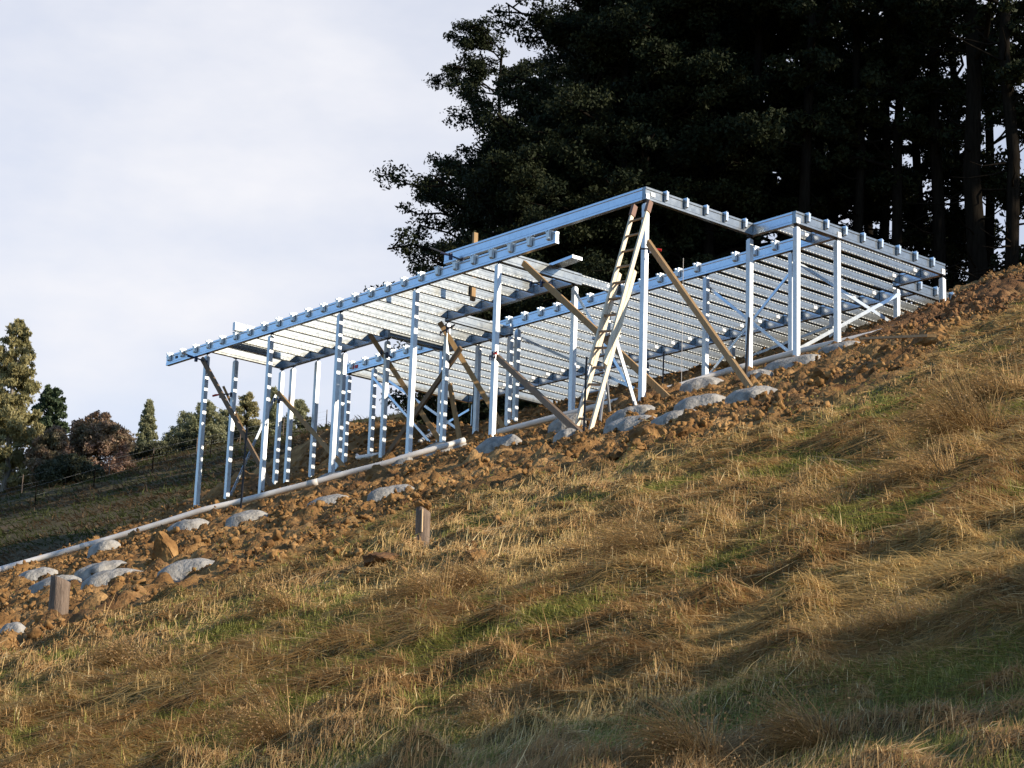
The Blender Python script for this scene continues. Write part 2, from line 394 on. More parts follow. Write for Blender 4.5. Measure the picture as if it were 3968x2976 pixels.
class MB:                                                        # gathers shapes in (u, v, z) and links them as ONE mesh object
    def __init__(s):
        s.V = []; s.F = []; s.second = None
    def poly(s, ring_a, ring_b):
        n = len(ring_a); o = len(s.V)
        s.V += ring_a + ring_b
        for i in range(n):
            j = (i + 1) % n
            s.F.append((o + i, o + j, o + n + j, o + n + i))
        s.F.append(tuple(o + i for i in range(n - 1, -1, -1))); s.F.append(tuple(o + n + i for i in range(n)))
    def box(s, u0, u1, v0, v1, z0, z1):
        s.poly([(u0, v0, z0), (u1, v0, z0), (u1, v1, z0), (u0, v1, z0)], [(u0, v0, z1), (u1, v0, z1), (u1, v1, z1), (u0, v1, z1)])
    def bevel_box(s, u0, u1, v0, v1, z0, z1, r):
        ring = lambda z, q: [(u0 + q, v0, z), (u1 - q, v0, z), (u1, v0 + q, z), (u1, v1 - q, z), (u1 - q, v1, z), (u0 + q, v1, z), (u0, v1 - q, z), (u0, v0 + q, z)]
        s.poly(ring(z0, r), ring(z1, r))
    def beam_u(s, u0, u1, vc, z0, prof):                         # profile of (t, h) round the section
        s.poly([(u0, vc + t, z0 + h) for t, h in prof], [(u1, vc + t, z0 + h) for t, h in prof])
    def beam_v(s, v0, v1, uc, z0, prof):
        s.poly([(uc + t, v0, z0 + h) for t, h in prof], [(uc + t, v1, z0 + h) for t, h in prof])
    def bar(s, a, b, w, t, up=(0, 0, 1)):                        # rectangular bar from a to b: w across, t thick
        a = Vector(a); b = Vector(b); d = (b - a).normalized(); up = Vector(up)
        x = d.cross(up)
        if x.length < 1e-4: x = Vector((1, 0, 0))
        x.normalize(); y = x.cross(d)
        ra = [tuple(a + x * i * w / 2 + y * j * t / 2) for i, j in ((-1, -1), (1, -1), (1, 1), (-1, 1))]
        rb = [tuple(b + x * i * w / 2 + y * j * t / 2) for i, j in ((-1, -1), (1, -1), (1, 1), (-1, 1))]
        s.poly(ra, rb)
    def tube(s, pts, r, n=10):
        rings = []
        for i, p in enumerate(pts):
            p = Vector(p)
            d = (Vector(pts[min(i + 1, len(pts) - 1)]) - Vector(pts[max(i - 1, 0)])).normalized()
            x = d.cross(Vector((0, 0, 1)))
            if x.length < 1e-3: x = Vector((1, 0, 0))
            x.normalize(); y = x.cross(d)
            rr = r[i] if isinstance(r, (list, tuple)) else r
            rings.append([tuple(p + x * rr * math.cos(2 * math.pi * k / n) + y * rr * math.sin(2 * math.pi * k / n)) for k in range(n)])
        o = len(s.V)
        for g in rings: s.V += g
        for i in range(len(rings) - 1):
            for k in range(n):
                q = (k + 1) % n
                s.F.append((o + i * n + k, o + i * n + q, o + (i + 1) * n + q, o + (i + 1) * n + k))
        s.F.append(tuple(o + k for k in range(n - 1, -1, -1)))
        s.F.append(tuple(o + (len(rings) - 1) * n + k for k in range(n)))
    def build(s, name, material, parent, smooth=False, material2=None):
        root = parent
        while root is not None and '_u' not in root: root = root.parent
        u0, v0, z0 = root['_u'], root['_v'], root['_z']
        me = mesh_from(name, [(v - v0, u - u0, z - z0) for (u, v, z) in s.V], s.F, material, smooth)
        if material2 is not None and s.second is not None:
            me.materials.append(material2)
            for f in me.polygons:
                if f.index >= s.second: f.material_index = 1
        bm = bmesh.new(); bm.from_mesh(me)
        bmesh.ops.recalc_face_normals(bm, faces=bm.faces)
        bm.to_mesh(me); bm.free()
        return link(name, me, parent)

# ------------------------------------------------------------------ the setting: hillside and far field
def axis(*segs):
    out = []
    for a, b, st in segs:
        out += list(np.arange(a, b, st))
    return np.array(out + [segs[-1][1]])
gu = axis((-600, -100, 50), (-100, -12, 5), (-12, 0.6, 0.3), (0.6, 36, 0.065), (36, 45, 0.16), (45, 100, 5), (100, 600, 50))
gv = axis((-600, -100, 50), (-100, -5, 5), (-5, 2.4, 0.3), (2.4, 30, 0.062), (30, 36, 0.16), (36, 100, 5), (100, 600, 50))
GU, GV = np.meshgrid(gu, gv, indexing='ij')
GZ, GM = height(GU, GV)
def grid_mesh(name, X, Y, Z, material, smooth=True):
    a, b_ = X.shape
    V = np.stack([X, Y, Z], -1).reshape(-1, 3)
    idx = np.arange(a * b_).reshape(a, b_)
    Fq = np.stack([idx[:-1, :-1], idx[:-1, 1:], idx[1:, 1:], idx[1:, :-1]], -1).reshape(-1, 4)
    return fast_mesh(name, V, Fq, material, smooth)
hx = GU * UX + GV * VX; hy = GU * UY + GV * VY
hm = grid_mesh('hillside', hx, hy, GZ, M['hill'])
att = hm.attributes.new('dug', 'FLOAT', 'POINT'); att.data.foreach_set('value', GM.astype(np.float32).ravel())
TS = sstep(24.3, 26.0, GV + 1.2 * (fbm(GU, GV, 71, 2) - 0.5)) * sstep(23.6, 22.2, GU) + 0.5 * sstep(0.52, 0.64, fbm(GU * 0.6, GV * 0.6, 73, 3))
TS = np.clip(TS, 0, 1) * (1 - sstep(31.3, 32.2, GV))
att = hm.attributes.new('topsoil', 'FLOAT', 'POINT'); att.data.foreach_set('value', TS.astype(np.float32).ravel())
tag(link('hillside', hm), kind='structure')
fx = axis((-300, -70, 20), (-70, 20, 0.9), (20, 200, 20)); fy = axis((48, 140, 0.9), (140, 600, 30))
FX, FY = np.meshgrid(fx, fy, indexing='ij')
FZ = field_z(FX, FY) + 0.25 * (fbm(FX * 0.7, FY * 0.7, 63, 3) - 0.5)
FZ = FZ - 6 * sstep(6, 16, FX) * sstep(100, 80, FY)
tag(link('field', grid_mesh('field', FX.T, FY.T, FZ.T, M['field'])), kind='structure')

# ------------------------------------------------------------------ steel frames
HL, HR = 10.695, 10.95                                           # undersides of the deck bearers and of the house bearers
def sect(hw, h, lip, deep):                                      # boxed section with a shallow recess along both webs
    r = [(hw, 0), (hw, lip), (hw - deep, lip + 0.012), (hw - deep, h - lip - 0.012), (hw, h - lip), (hw, h)]
    return [(-hw, 0)] + r + [(-t, z) for t, z in reversed(r)][:-1]
BEAR = sect(0.04, 0.20, 0.032, 0.007)
JH = 0.16
_r = [(.026, 0), (.026, .020), (.0225, .025), (.0225, .060), (.026, .064), (.026, .086), (.0225, .090), (.0225, .135), (.026, .140), (.026, JH)]
JOIST = [(-.026, 0)] + _r + [(-t, z) for t, z in reversed(_r)][:-1]
def tabs_v(mb, v0, v1, uc, hw, zs, step=0.075):                  # a row of punched tabs: one toothed strip along each edge of the web
    n = max(1, int((v1 - v0) / step))
    mb.second = len(mb.F)
    for z in zs:
        out = [(v0, z - .0015)]
        for i in range(n):
            v = v0 + (i + 0.5) * step
            out += [(v - .012, z - .0015), (v - .012, z - .0085), (v + .012, z - .0085), (v + .012, z - .0015)]
        end = v0 + n * step
        out += [(end, z - .0015), (end, z + .0015)]
        for i in reversed(range(n)):
            v = v0 + (i + 0.5) * step
            out += [(v + .012, z + .0015), (v + .012, z + .0085), (v - .012, z + .0085), (v - .012, z + .0015)]
        out += [(v0, z + .0015)]
        for sgn in (-1, 1):
            mb.poly([(uc + sgn * hw, v, q) for v, q in out], [(uc + sgn * (hw + .005), v, q) for v, q in out])
def bearer_u(root, name, u0, u1, vc, z):
    mb = MB(); mb.beam_u(u0, u1, vc, z, BEAR)
    return mb.build(name, M['galv'], root)
def bearer_v(root, name, v0, v1, uc, z, tabs=True):
    mb = MB(); mb.beam_v(v0, v1, uc, z, BEAR)
    if tabs: tabs_v(mb, v0 + .05, v1 - .05, uc, .04, (0.008, 0.192))
    return mb.build(name, M['joist'], root, False, M['tab'])
def joist(root, v0, v1, uc, ztop, label_end=None, rows=2):
    mb = MB(); mb.beam_v(v0, v1, uc, ztop - JH, JOIST)
    tabs_v(mb, v0 + .05, v1 - .05, uc, .026, (ztop - JH + .012, ztop - .014)[2 - rows:] if rows == 2 else (ztop - JH + .012,))
    j = mb.build('joist', M['joist'], root, False, M['tab'])
    if label_end is not None:
        lb = MB(); lb.box(uc - .0275, uc - .0255, label_end - .09, label_end, ztop - .088, ztop - .034)
        lb.build('paper_label', M['label'], j)
    return j
def bracket_front(parent, u, vface, ztop, hang=0.135):           # joist bracket hung over the outer face of a bearer running along u
    mb = MB()
    mb.poly([(u - .042, vface - .003, ztop - hang), (u + .042, vface - .003, ztop - hang), (u + .034, vface - .048, ztop - hang + .02), (u - .034, vface - .048, ztop - hang + .02)],
            [(u - .042, vface - .003, ztop + .004), (u + .042, vface - .003, ztop + .004), (u + .040, vface - .056, ztop + .004), (u - .040, vface - .056, ztop + .004)])
    mb.box(u - .050, u - .020, vface - .058, vface + .045, ztop + .004, ztop + .030)
    mb.box(u + .024, u + .056, vface - .058, vface + .045, ztop + .004, ztop + .030)
    return mb.build('bracket', M['post'], parent)
def bracket_side(parent, v, uface, ztop, hang=0.145):            # the same on a rim running along v
    mb = MB()
    mb.poly([(uface - .003, v - .026, ztop - hang), (uface - .003, v + .022, ztop - hang), (uface - .060, v + .018, ztop - hang + .015), (uface - .060, v - .022, ztop - hang + .015)],
            [(uface - .003, v - .026, ztop + .004), (uface - .003, v + .022, ztop + .004), (uface - .066, v + .020, ztop + .004), (uface - .066, v - .024, ztop + .004)])
    mb.box(uface - .066, uface + .03, v - .026, v - .014, ztop + .004, ztop + .016)
    return mb.build('bracket', M['galv'], parent)
def post(root, u, v, ztop, foot, bolt=True, below=0.35, label=False):
    mb = MB()
    r = 0.0445
    mb.bevel_box(u - r, u + r, v - r, v + r, foot - below, ztop - 0.075, 0.006)
    mb.bevel_box(u - r * .8, u + r * .8, v - r * .8, v + r * .8, ztop - 0.075, ztop - 0.055, 0.008)
    p = mb.build('post', M['post'], root)
    if bolt:
        b_ = MB(); b_.tube([(u, v, ztop - .056), (u, v, ztop - .012)], .012, 8)
        b_.box(u - .04, u + .04, v - .035, v + .035, ztop - .012, ztop - .001)
        b_.build('jack_bolt', M['dark'], p)
    return p
def brace(root, a, b, w=0.05, t=0.012):
    mb = MB(); mb.bar(a, b, t, w)
    return mb.build('brace', M['galv'], root)

# --- the lower deck platform
deck = thing('deck_frame', 30.3, 21.88, plane(30.3, 21.88),
             'lower galvanised steel deck frame with bright joists on tall square posts', 'deck frame')
VL1, VL3, VNB = 21.86, 23.59, 24.97
b1 = bearer_u(deck, 'bearer', 24.43, 36.12, VL1, HL)
for k in range(25):
    bracket_front(b1, 35.98 - .4755 * k, VL1 - .04, HL + .2)
lb = MB(); lb.box(35.70, 35.78, VL1 - .0425, VL1 - .034, HL + .085, HL + .135); lb.build('stamp', M['dark'], b1)
bearer_u(deck, 'bearer', 31.05, 34.50, VL3, HL)
bearer_u(deck, 'bearer', 25.91, 29.27, VL3, HL)
bearer_u(deck, 'bearer', 29.10, 30.97, VNB, HL)
bearer_v(deck, 'rim_joist', VL1 + .045, VL3 + .04, 34.53, HL)
bearer_v(deck, 'rim_joist', VL3 - .04, VNB + .04, 31.01, HL)
rj = bearer_v(deck, 'rim_joist', VL3 - .04, VNB + .04, 29.31, HL)
cp = MB(); cp.box(29.262, 29.268, VNB + .02, VNB + .11, HL - .01, HL + .21); cp.build('end_plate', M['post'], rj)
bearer_v(deck, 'rim_joist', VL1 + .045, VL3 + .12, 25.87, HL)
for k in range(1, 19):
    u = 34.53 - .4755 * k
    if abs(u - 25.87) < .2: continue
    back = VNB - .045 if 29.4 < u < 30.95 else VL3 - .045
    joist(deck, VL1 + .045, back, u, HL + .2, None, 1)
for (u, v) in ((34.66, VL1), (32.47, VL1), (30.28, VL1), (28.07, VL1), (25.88, VL1), (34.57, VL3), (34.18, VL3), (33.34, VL3), (34.53, 22.45), (32.47, VL3), (31.10, VL3), (29.31, VL3), (25.87, VL3), (29.13, VNB), (30.05, VNB)):
    post(deck, u, v, HL, plane(u, v), below=0.6 if u > 33 else .35)
brace(deck, (34.60, 23.50, 10.15), (34.55, 22.52, 7.85))
brace(deck, (25.80, 23.52, 10.54), (24.28, 23.55, 8.42))

# --- the house floor
house = thing('house_frame', 27.0, 25.3, plane(27.0, 25.3),
              'upper galvanised house floor frame of closely set grey joists on short posts', 'house frame')
VF, VA, VL4, VL5, VR, VL6 = 21.86, 24.30, 25.30, 28.60, 28.03, 30.36
bearer_u(house, 'bearer', 22.445, 27.29, VF, HR)
rb = bearer_v(house, 'rim_joist', VF - .04, VA - .044, 22.40, HR)
for k in range(5): bracket_side(rb, 22.24 + .45 * k, 22.36, HR + .2)
lb = MB(); lb.box(22.3565, 22.3595, 21.93, 22.02, HR + .07, HR + .135); lb.build('paper_label', M['label'], rb)
lb = MB(); lb.box(22.354, 22.3595, 21.825, 21.90, HR + .01, HR + .09); lb.build('paper_label', M['galv'], rb)
bearer_u(house, 'bearer', 21.525, 22.44, VA, HR)
rb = bearer_v(house, 'rim_joist', VA - .04, VR + .04, 21.48, HR)
for k in range(8): bracket_side(rb, 24.52 + .453 * k, 21.44, HR + .2)
for v in (24.27, 25.27, 27.97):
    lb = MB(); lb.box(21.434, 21.4395, v, v + .085, HR + .005, HR + .095); lb.build('paper_label', M['label'], rb)
b4 = bearer_u(house, 'bearer', 21.525, 34.64, VL4, HR)
for k in range(27):
    if k in (3, 9, 11): continue
    bracket_front(b4, 22.78 + .45 * k, VL4 - .04, HR + .2)
for u0, w_ in ((34.42, .06), (34.28, .09)):
    lb = MB(); lb.box(u0, u0 + w_, VL4 - .0425, VL4 - .034, HR + .06, HR + .13); lb.build('red_mark', M['red'], b4)
bearer_u(house, 'bearer', 22.525, 34.64, VL5, HR)
bearer_u(house, 'bearer', 21.525, 22.44, VR, HR)
bearer_v(house, 'rim_joist', VL4 - .04, VL5 - .045, 34.68, HR)
bearer_v(house, 'rim_joist', VL5 + .045, VL6 + .04, 33.60, HR)
rb = bearer_v(house, 'rim_joist', VR - .04, VL6 + 1.0, 22.48, HR)
for k in range(5): bracket_side(rb, 28.62 + .45 * k, 22.44, HR + .2)
bearer_u(house, 'bearer', 22.525, 33.55, VL6, HR)
for k in range(1, 29):
    u = 34.68 - .4552 * k
    far = VL5 - .045 if u > 22.6 else VR - .045
    joist(house, VL4 + .045, far, u, HR + .2, label_end=far - .09)
for k in range(1, 25):
    joist(house, VL5 + .045, VL6 - .045, 33.60 - .4448 * k, HR + .2)
joist(house, VA + .045, VL4 - .045, 22.02, HR + .2, label_end=VL4 - .10)
joist(house, VA + .045, VL4 - .045, 21.62 + .0, HR + .2, label_end=VL4 - .10)
joist(house, VF + 1.80, VL4 - .045, 26.50, HR + .2, label_end=VL4 - .30)
for (u, v, zt) in ((22.42, 21.88, HR), (22.43, 24.26, HR), (21.48, VA + .02, HR), (21.48, VL4, HR), (22.45, VL4, HR), (24.40, VL4, HR), (26.85, VL4, HR), (29.31, VL4, HR),
                   (31.55, VL4, HR), (33.75, VL4, HR), (34.62, VL4, HR), (22.46, VR, HR), (21.48, VR, HR),
                   (24.40, VL5, HR), (26.88, VL5, HR), (29.2, VL5, HR), (31.4, VL5, HR), (34.5, VL5, HR)):
    post(house, u, v, zt, plane(u, v), bolt=zt == HR)
brace(house, (33.70, 25.24, 10.70), (31.75, 25.24, 9.06))
brace(house, (33.74, 25.37, 10.83), (31.08, 25.37, 9.25))
brace(house, (29.28, 25.37, 10.74), (26.0, 25.37, 9.15))
brace(house, (24.43, 25.37, 10.75), (22.50, 25.37, 9.20))
brace(house, (22.50, 25.42, 10.70), (24.42, 25.42, 9.20))
brace(house, (22.40, 25.40, 10.75), (22.40, 27.90, 10.22), .06)
brace(house, (22.36, 28.00, 10.80), (22.36, 25.30, 9.22), .06)
brace(house, (27.06, 28.55, 10.43), (24.39, 28.55, 10.72))
brace(house, (36.6, 28.55, 10.30), (34.6, 28.55, 10.78))

# ------------------------------------------------------------------ loose steel on top of the frames
t_ = thing('loose_joist', 33.54, 21.95, HL + .232, 'loose steel box joist lying across the top of the lower deck near its left end', 'steel joist')
mb = MB(); mb.beam_v(21.72, 23.4, 33.54, HL + .232, [(-.04, 0), (.04, 0), (.04, .155), (-.04, .155)])
tabs_v(mb, 21.80, 23.35, 33.54, .04, (HL + .24, HL + .38)); mb.build('box_section', M['joist'], t_)
mb = MB(); mb.box(33.495, 33.585, 21.712, 21.719, HL + .228, HL + .392); mb.build('end_cap', M['post'], t_)
t_ = thing('loose_channel', 25.6, 23.2, HL + .203, 'short flat steel channel lying loose over the right corner of the lower deck', 'steel channel')
mb = MB(); mb.bar((26.0, 23.16, HL + .232), (25.32, 23.12, HL + .245), .22, .05); mb.build('web', M['galv'], t_)
mb = MB(); mb.bar((25.318, 23.12, HL + .245), (25.312, 23.12, HL + .245), .23, .056); mb.build('end_rim', M['post'], t_)

# ------------------------------------------------------------------ timber props
PROPS = [((34.70, 21.77, 10.58), (32.31, 22.05, 7.65), .085, .045, 'timber_dark', 'long dark weathered prop running down from the top of the leftmost post'),
         ((34.78, 22.36, 10.14), (34.11, 23.19, 8.10), .05, .04, 'timber', 'thin brown prop behind the long dark one at the left end'),
         ((34.48, 23.47, 10.17), (31.59, 23.20, 8.10), .09, .045, 'timber', 'tan prop clamped near the top of a rear post, third from the left'),
         ((31.42, 23.40, 10.80), (30.17, 24.30, 8.60), .09, .045, 'timber', 'brown prop whose upper end pokes above a post between the deck joists'),
         ((29.38, 23.46, 10.66), (28.56, 24.45, 8.65), .09, .045, 'timber', 'tan prop under the end of the second bearer, crossing a dark one'),
         ((29.00, 23.68, 10.15), (31.08, 23.68, 8.42), .10, .05, 'timber_dark', 'dark brown prop leaning the opposite way to all the others'),
         ((29.68, 24.00, 9.64), (29.33, 24.02, 8.50), .09, .045, 'timber', 'short pale prop standing almost upright under the deck'),
         ((25.50, 22.08, 10.64), (21.94, 22.02, 7.70), .10, .045, 'timber', 'longest tan prop, passing behind the ladder to the clay by the corner post'),
         ((25.72, 21.78, 9.00), (19.95, 18.40, 6.22), .10, .045, 'timber_dark', 'dull brown prop ending at the foot of the ladder'),
         ((22.24, 21.77, 10.20), (18.57, 20.14, 6.95), .10, .045, 'timber', 'brown prop running right from the tall corner post'),
         ((27.815, 22.93, 11.90), (27.815, 22.93, 10.64), .09, .05, 'timber', 'upright timber block standing above the clamped fascia beam')]
for a, b_, w_, t2, mt, lab in PROPS:
    o = thing('timber_prop', b_[0], b_[1], b_[2], lab, 'timber prop', 'timber props bracing the steel posts')
    mb = MB(); mb.bar(a, b_, t2, w_)
    tag(mb.build('plank', M[mt], o))

# clamps holding them
def clamp(u, v, z, du, dv, dz, L_, label, handle):
    o = thing('bar_clamp', u, v, z, label, 'clamp', 'clamps holding the props')
    d = Vector((du, dv, dz)).normalized(); a = Vector((u, v, z))
    mb = MB(); mb.bar(a - d * .10, a + d * L_, .014, .026); mb.build('bar', M['dark'], o)
    mb = MB(); mb.bar(a - d * .10 + Vector((0, 0, -.06)), a - d * .10 + Vector((0, 0, .03)), .03, .03)
    mb.bar(a + d * .12 + Vector((0, 0, -.07)), a + d * .12 + Vector((0, 0, .04)), .045, .05); mb.build('jaw', M['navy'], o)
    mb = MB(); mb.tube([tuple(a + d * .15), tuple(a + d * .30 + Vector((0, 0, -.02)))], [.016, .022], 8); mb.build('handle', M[handle], o)
    return o
clamp(34.62, 21.72, 10.52, .35, -1, .25, .42, 'dark clamp with its bar sticking out left at the top of the leftmost post', 'navy')
clamp(34.62, 22.34, 9.95, .9, -.5, .0, .26, 'red handled clamp between the two crossing props at the left end', 'red')
clamp(34.45, 23.42, 10.02, -1, -.2, -.25, .25, 'navy clamp at the head of the tan prop near the left end', 'navy')
clamp(31.00, 23.44, 10.36, -1, -.1, -.45, .30, 'navy clamp on the rear post by the gap in the deck', 'navy')
clamp(29.22, 23.44, 10.46, -1, -.1, .12, .36, 'grey clamp on the post under the end of the second bearer', 'dark')
clamp(25.82, 21.74, 9.04, -.9, -.45, -.05, .34, 'red handled clamp on the post left of the ladder', 'red')
clamp(22.36, 21.76, 10.12, -.6, .5, -.02, .24, 'red handled clamp strapped to the tall corner post', 'red')
clamp(26.90, 21.80, 10.96, .55, -1, .35, .50, 'dark clamp gripping the overlap of the two blue beams', 'navy')
clamp(25.10, 22.02, 10.20, -.9, .2, -.1, .14, 'small navy clamp on the long prop behind the ladder', 'navy')

# ------------------------------------------------------------------ ladders
lad = thing('extension_ladder', 21.68, 20.0, 6.9, 'cream wooden extension ladder leaning against the tall corner post', 'ladder')
Rf, Rt = Vector((21.50, 19.98, 6.80)), Vector((22.05, 21.66, 10.69))
Lf, Lt = Vector((21.88, 20.05, 6.90)), Vector((22.43, 21.70, 10.72))
dirR = (Rt - Rf); dirL = (Lt - Lf)
nrm = Vector((0, -.92, .39))
for nm, f, d, k0, k1, off in (('base_rail', Rf, dirR, 0, .70, .0), ('base_rail', Lf, dirL, 0, .70, .0), ('fly_rail', Rf, dirR, .27, .985, .072), ('fly_rail', Lf, dirL, .27, .985, .072)):
    mb = MB(); mb.bar(f + d * k0 + nrm * off, f + d * k1 + nrm * off, .036, .064, up=nrm)
    mb.build(nm, M['ladder'], lad)
for i in range(13):
    k = .045 + i * .0745
    off = .0 if k < .30 else .072
    mb = MB(); mb.tube([tuple(Rf + dirR * k + nrm * off), tuple(Lf + dirL * k + nrm * off)], .019, 8); mb.build('rung', M['rung'], lad)
    if .30 < k < .68:
        mb = MB(); mb.tube([tuple(Rf + dirR * (k + .012)), tuple(Lf + dirL * (k + .012))], .017, 8); mb.build('rung', M['rung'], lad)
for f, d in ((Rf, dirR), (Lf, dirL)):
    mb = MB(); mb.bar(f + d * .965 + nrm * .072, f + d * 1.015 + nrm * .072, .06, .085, up=nrm); mb.build('rail_cap', M['pad_cap'], lad)
st = thing('step_ladder', 22.25, 20.95, plane(22.25, 20.95), 'small aluminium step ladder standing behind the long cream ladder', 'ladder')
top = Vector((22.25, 20.95, 8.50))
for du, dv, bu, bv in ((-.14, -.05, -.36, -.42), (.14, -.05, .16, -.42), (-.14, .05, -.20, .46), (.14, .05, .36, .46)):
    q = (22.25 + bu, 20.95 + bv); mb = MB(); mb.bar(top + Vector((du, dv, 0)), (q[0], q[1], plane(*q) - .06), .025, .055); mb.build('leg', M['alu'], st)
mb = MB(); mb.box(22.05, 22.45, 20.84, 21.06, 8.50, 8.535); mb.build('top_cap', M['alu'], st)
for i in range(1, 4):
    k = i * .24; c_ = Vector((22.25 - .11 * k, 20.90 - .37 * k, 8.5 - 1.25 * k)); mb = MB(); mb.bar(c_ + Vector((-.15 - .1 * k, 0, 0)), c_ + Vector((.15 + .1 * k, 0, 0)), .08, .02); mb.build('tread', M['alu'], st)

# ------------------------------------------------------------------ steel pickets, pipes, string lines
for (u, v, ln, lab) in ((27.87, 18.41, 1.32, 'tall dark steel picket in front of the left end props, by a concrete collar'), (36.0, 26.3, .85, 'thin dark picket in front of the far clay heap'),
                        (34.2, 25.7, .85, 'dark blue steel picket touching a rear post under the deck'), (32.6, 27.0, 1.15, 'steel picket under the house by the short pale prop'),
                        (19.57, 18.08, 1.0, 'bright steel picket at the foot of the cream ladder'), (23.60, 23.5, .66, 'dark steel picket right of the tall corner post'),
                        (19.02, 20.50, .92, 'leaning dark picket at the foot of the right hand prop')):
    o = thing('steel_picket', u, v, plane(u, v), lab, 'picket', 'steel pickets driven into the clay')
    z = plane(u, v); mb = MB(); lean = .06 if ln == .92 else .01
    a, b_ = Vector((u, v, z - .15)), Vector((u - lean, v + .01, z + ln))
    mb.bar(a, b_, .045, .008); mb.bar(a + Vector((0, -.014, 0)), b_ + Vector((0, -.014, 0)), .008, .026); mb.build('stake', M['dark'], o)

def pipe(name, pts, r, lab, collars=()):
    u0, v0, z0 = pts[0]
    o = thing(name, u0, v0, z0, lab, 'pipe')
    P = []
    for a, b_ in zip(pts[:-1], pts[1:]):
        for k in range(6): P.append(tuple(Vector(a).lerp(Vector(b_), k / 6)))
    P.append(pts[-1])
    Q = [P[0]] + [tuple((Vector(P[i - 1]) + Vector(P[i]) * 2 + Vector(P[i + 1])) / 4) for i in range(1, len(P) - 1)] + [P[-1]]
    mb = MB(); mb.tube(Q, r, 14); mb.build('tube', M['pvc'], o, True)
    for k in collars:
        i = int(k * (len(Q) - 2)); a, b_ = Vector(Q[i]), Vector(Q[i + 1]); d = (b_ - a).normalized()
        mb = MB(); mb.tube([tuple(a), tuple(a + d * .16)], r * 1.10, 14); mb.build('collar', M['pvc'], o, True)
    return o
pipe('drain_pipe', PIPE_A, .050, 'long white plastic drain pipe lying along the clay from the left edge to the deck', (.2, .62))
pipe('drain_pipe', PIPE_B, .052, 'white plastic drain pipe running uphill behind the front posts on the right', (.5,))
pipe('drain_pipe', [(35.0, 25.9, 9.36), (33.6, 24.9, 8.95), (31.9, 24.2, 8.66)], .05, 'white pipe lying on the clay behind the left posts')
pipe('drain_pipe', [(32.9, 25.9, 9.36), (34.6, 27.6, 10.1), (36.2, 28.6, 10.6)], .045, 'thin white pipe rising behind the dark prop under the house')
for (u, v, z0, z1, lab) in ((22.0, 22.3, 10.02, 7.85, 'thin string line hanging from the clamp on the corner post'), (23.3, 29.2, 10.95, 10.7, 'string line hanging under the house rim at the right')):
    o = thing('string_line', u, v, z1, lab, 'string')
    mb = MB(); mb.tube([(u, v, z0), (u, v, z1)], .004, 6); mb.build('cord', M['string'], o)
o = thing('timber_plank', 18.6, 23.2, plane(18.6, 23.2), 'thin bare plank lying across the clay bank at the right', 'plank')
a = on_slope(1866, 731, .20); b_ = on_slope(2013, 725, .22)
mb = MB(); mb.bar((a[0], a[1], plane(*a) + .20), (b_[0], b_[1], plane(*b_) + .22), .10, .03); mb.build('board', M['timber'], o)

# ------------------------------------------------------------------ concrete collars poured round the footings
RNG = np.random.default_rng(7)
def dome(name, u, v, a, b_, h, seed, label, group='concrete footing collars'):
    z = plane(u, v)
    o = thing(name, u, v, z, label, 'concrete collar', group)
    nr, na = 9, 36
    V = []; Fc = []
    for i in range(nr + 1):
        r = i / nr
        for k in range(na):
            th = 2 * math.pi * k / na
            w_ = 1 + .42 * (float(fbm(np.array([math.cos(th) * 1.4 + seed]), np.array([math.sin(th) * 1.4]), seed, 3)[0]) - .5) * 2
            rr = r * w_
            uu = u + math.cos(th) * a * rr; vv = v + math.sin(th) * b_ * rr
            prof = (1 - max(0, (r - .25) / .75) ** 1.7) * .82 + .18 * (1 - r ** 6)
            n_ = .20 * (float(fbm(np.array([uu * 6]), np.array([vv * 6]), seed + 3, 4)[0]) - .5)
            top = h * prof + n_ * h * 2.4 - (.22 if r == 1 else 0)
            V.append((uu, vv, plane(u, v) + .62 * (plane(uu, vv) - plane(u, v)) + top - .02))
    for i in range(nr):
        for k in range(na):
            q = (k + 1) % na
            Fc.append((i * na + k, i * na + q, (i + 1) * na + q, (i + 1) * na + k))
    Fc.append(tuple(range(na - 1, -1, -1)))
    mb = MB(); mb.V = V; mb.F = Fc
    mb.build('collar', M['concrete'], o, True)
    return o
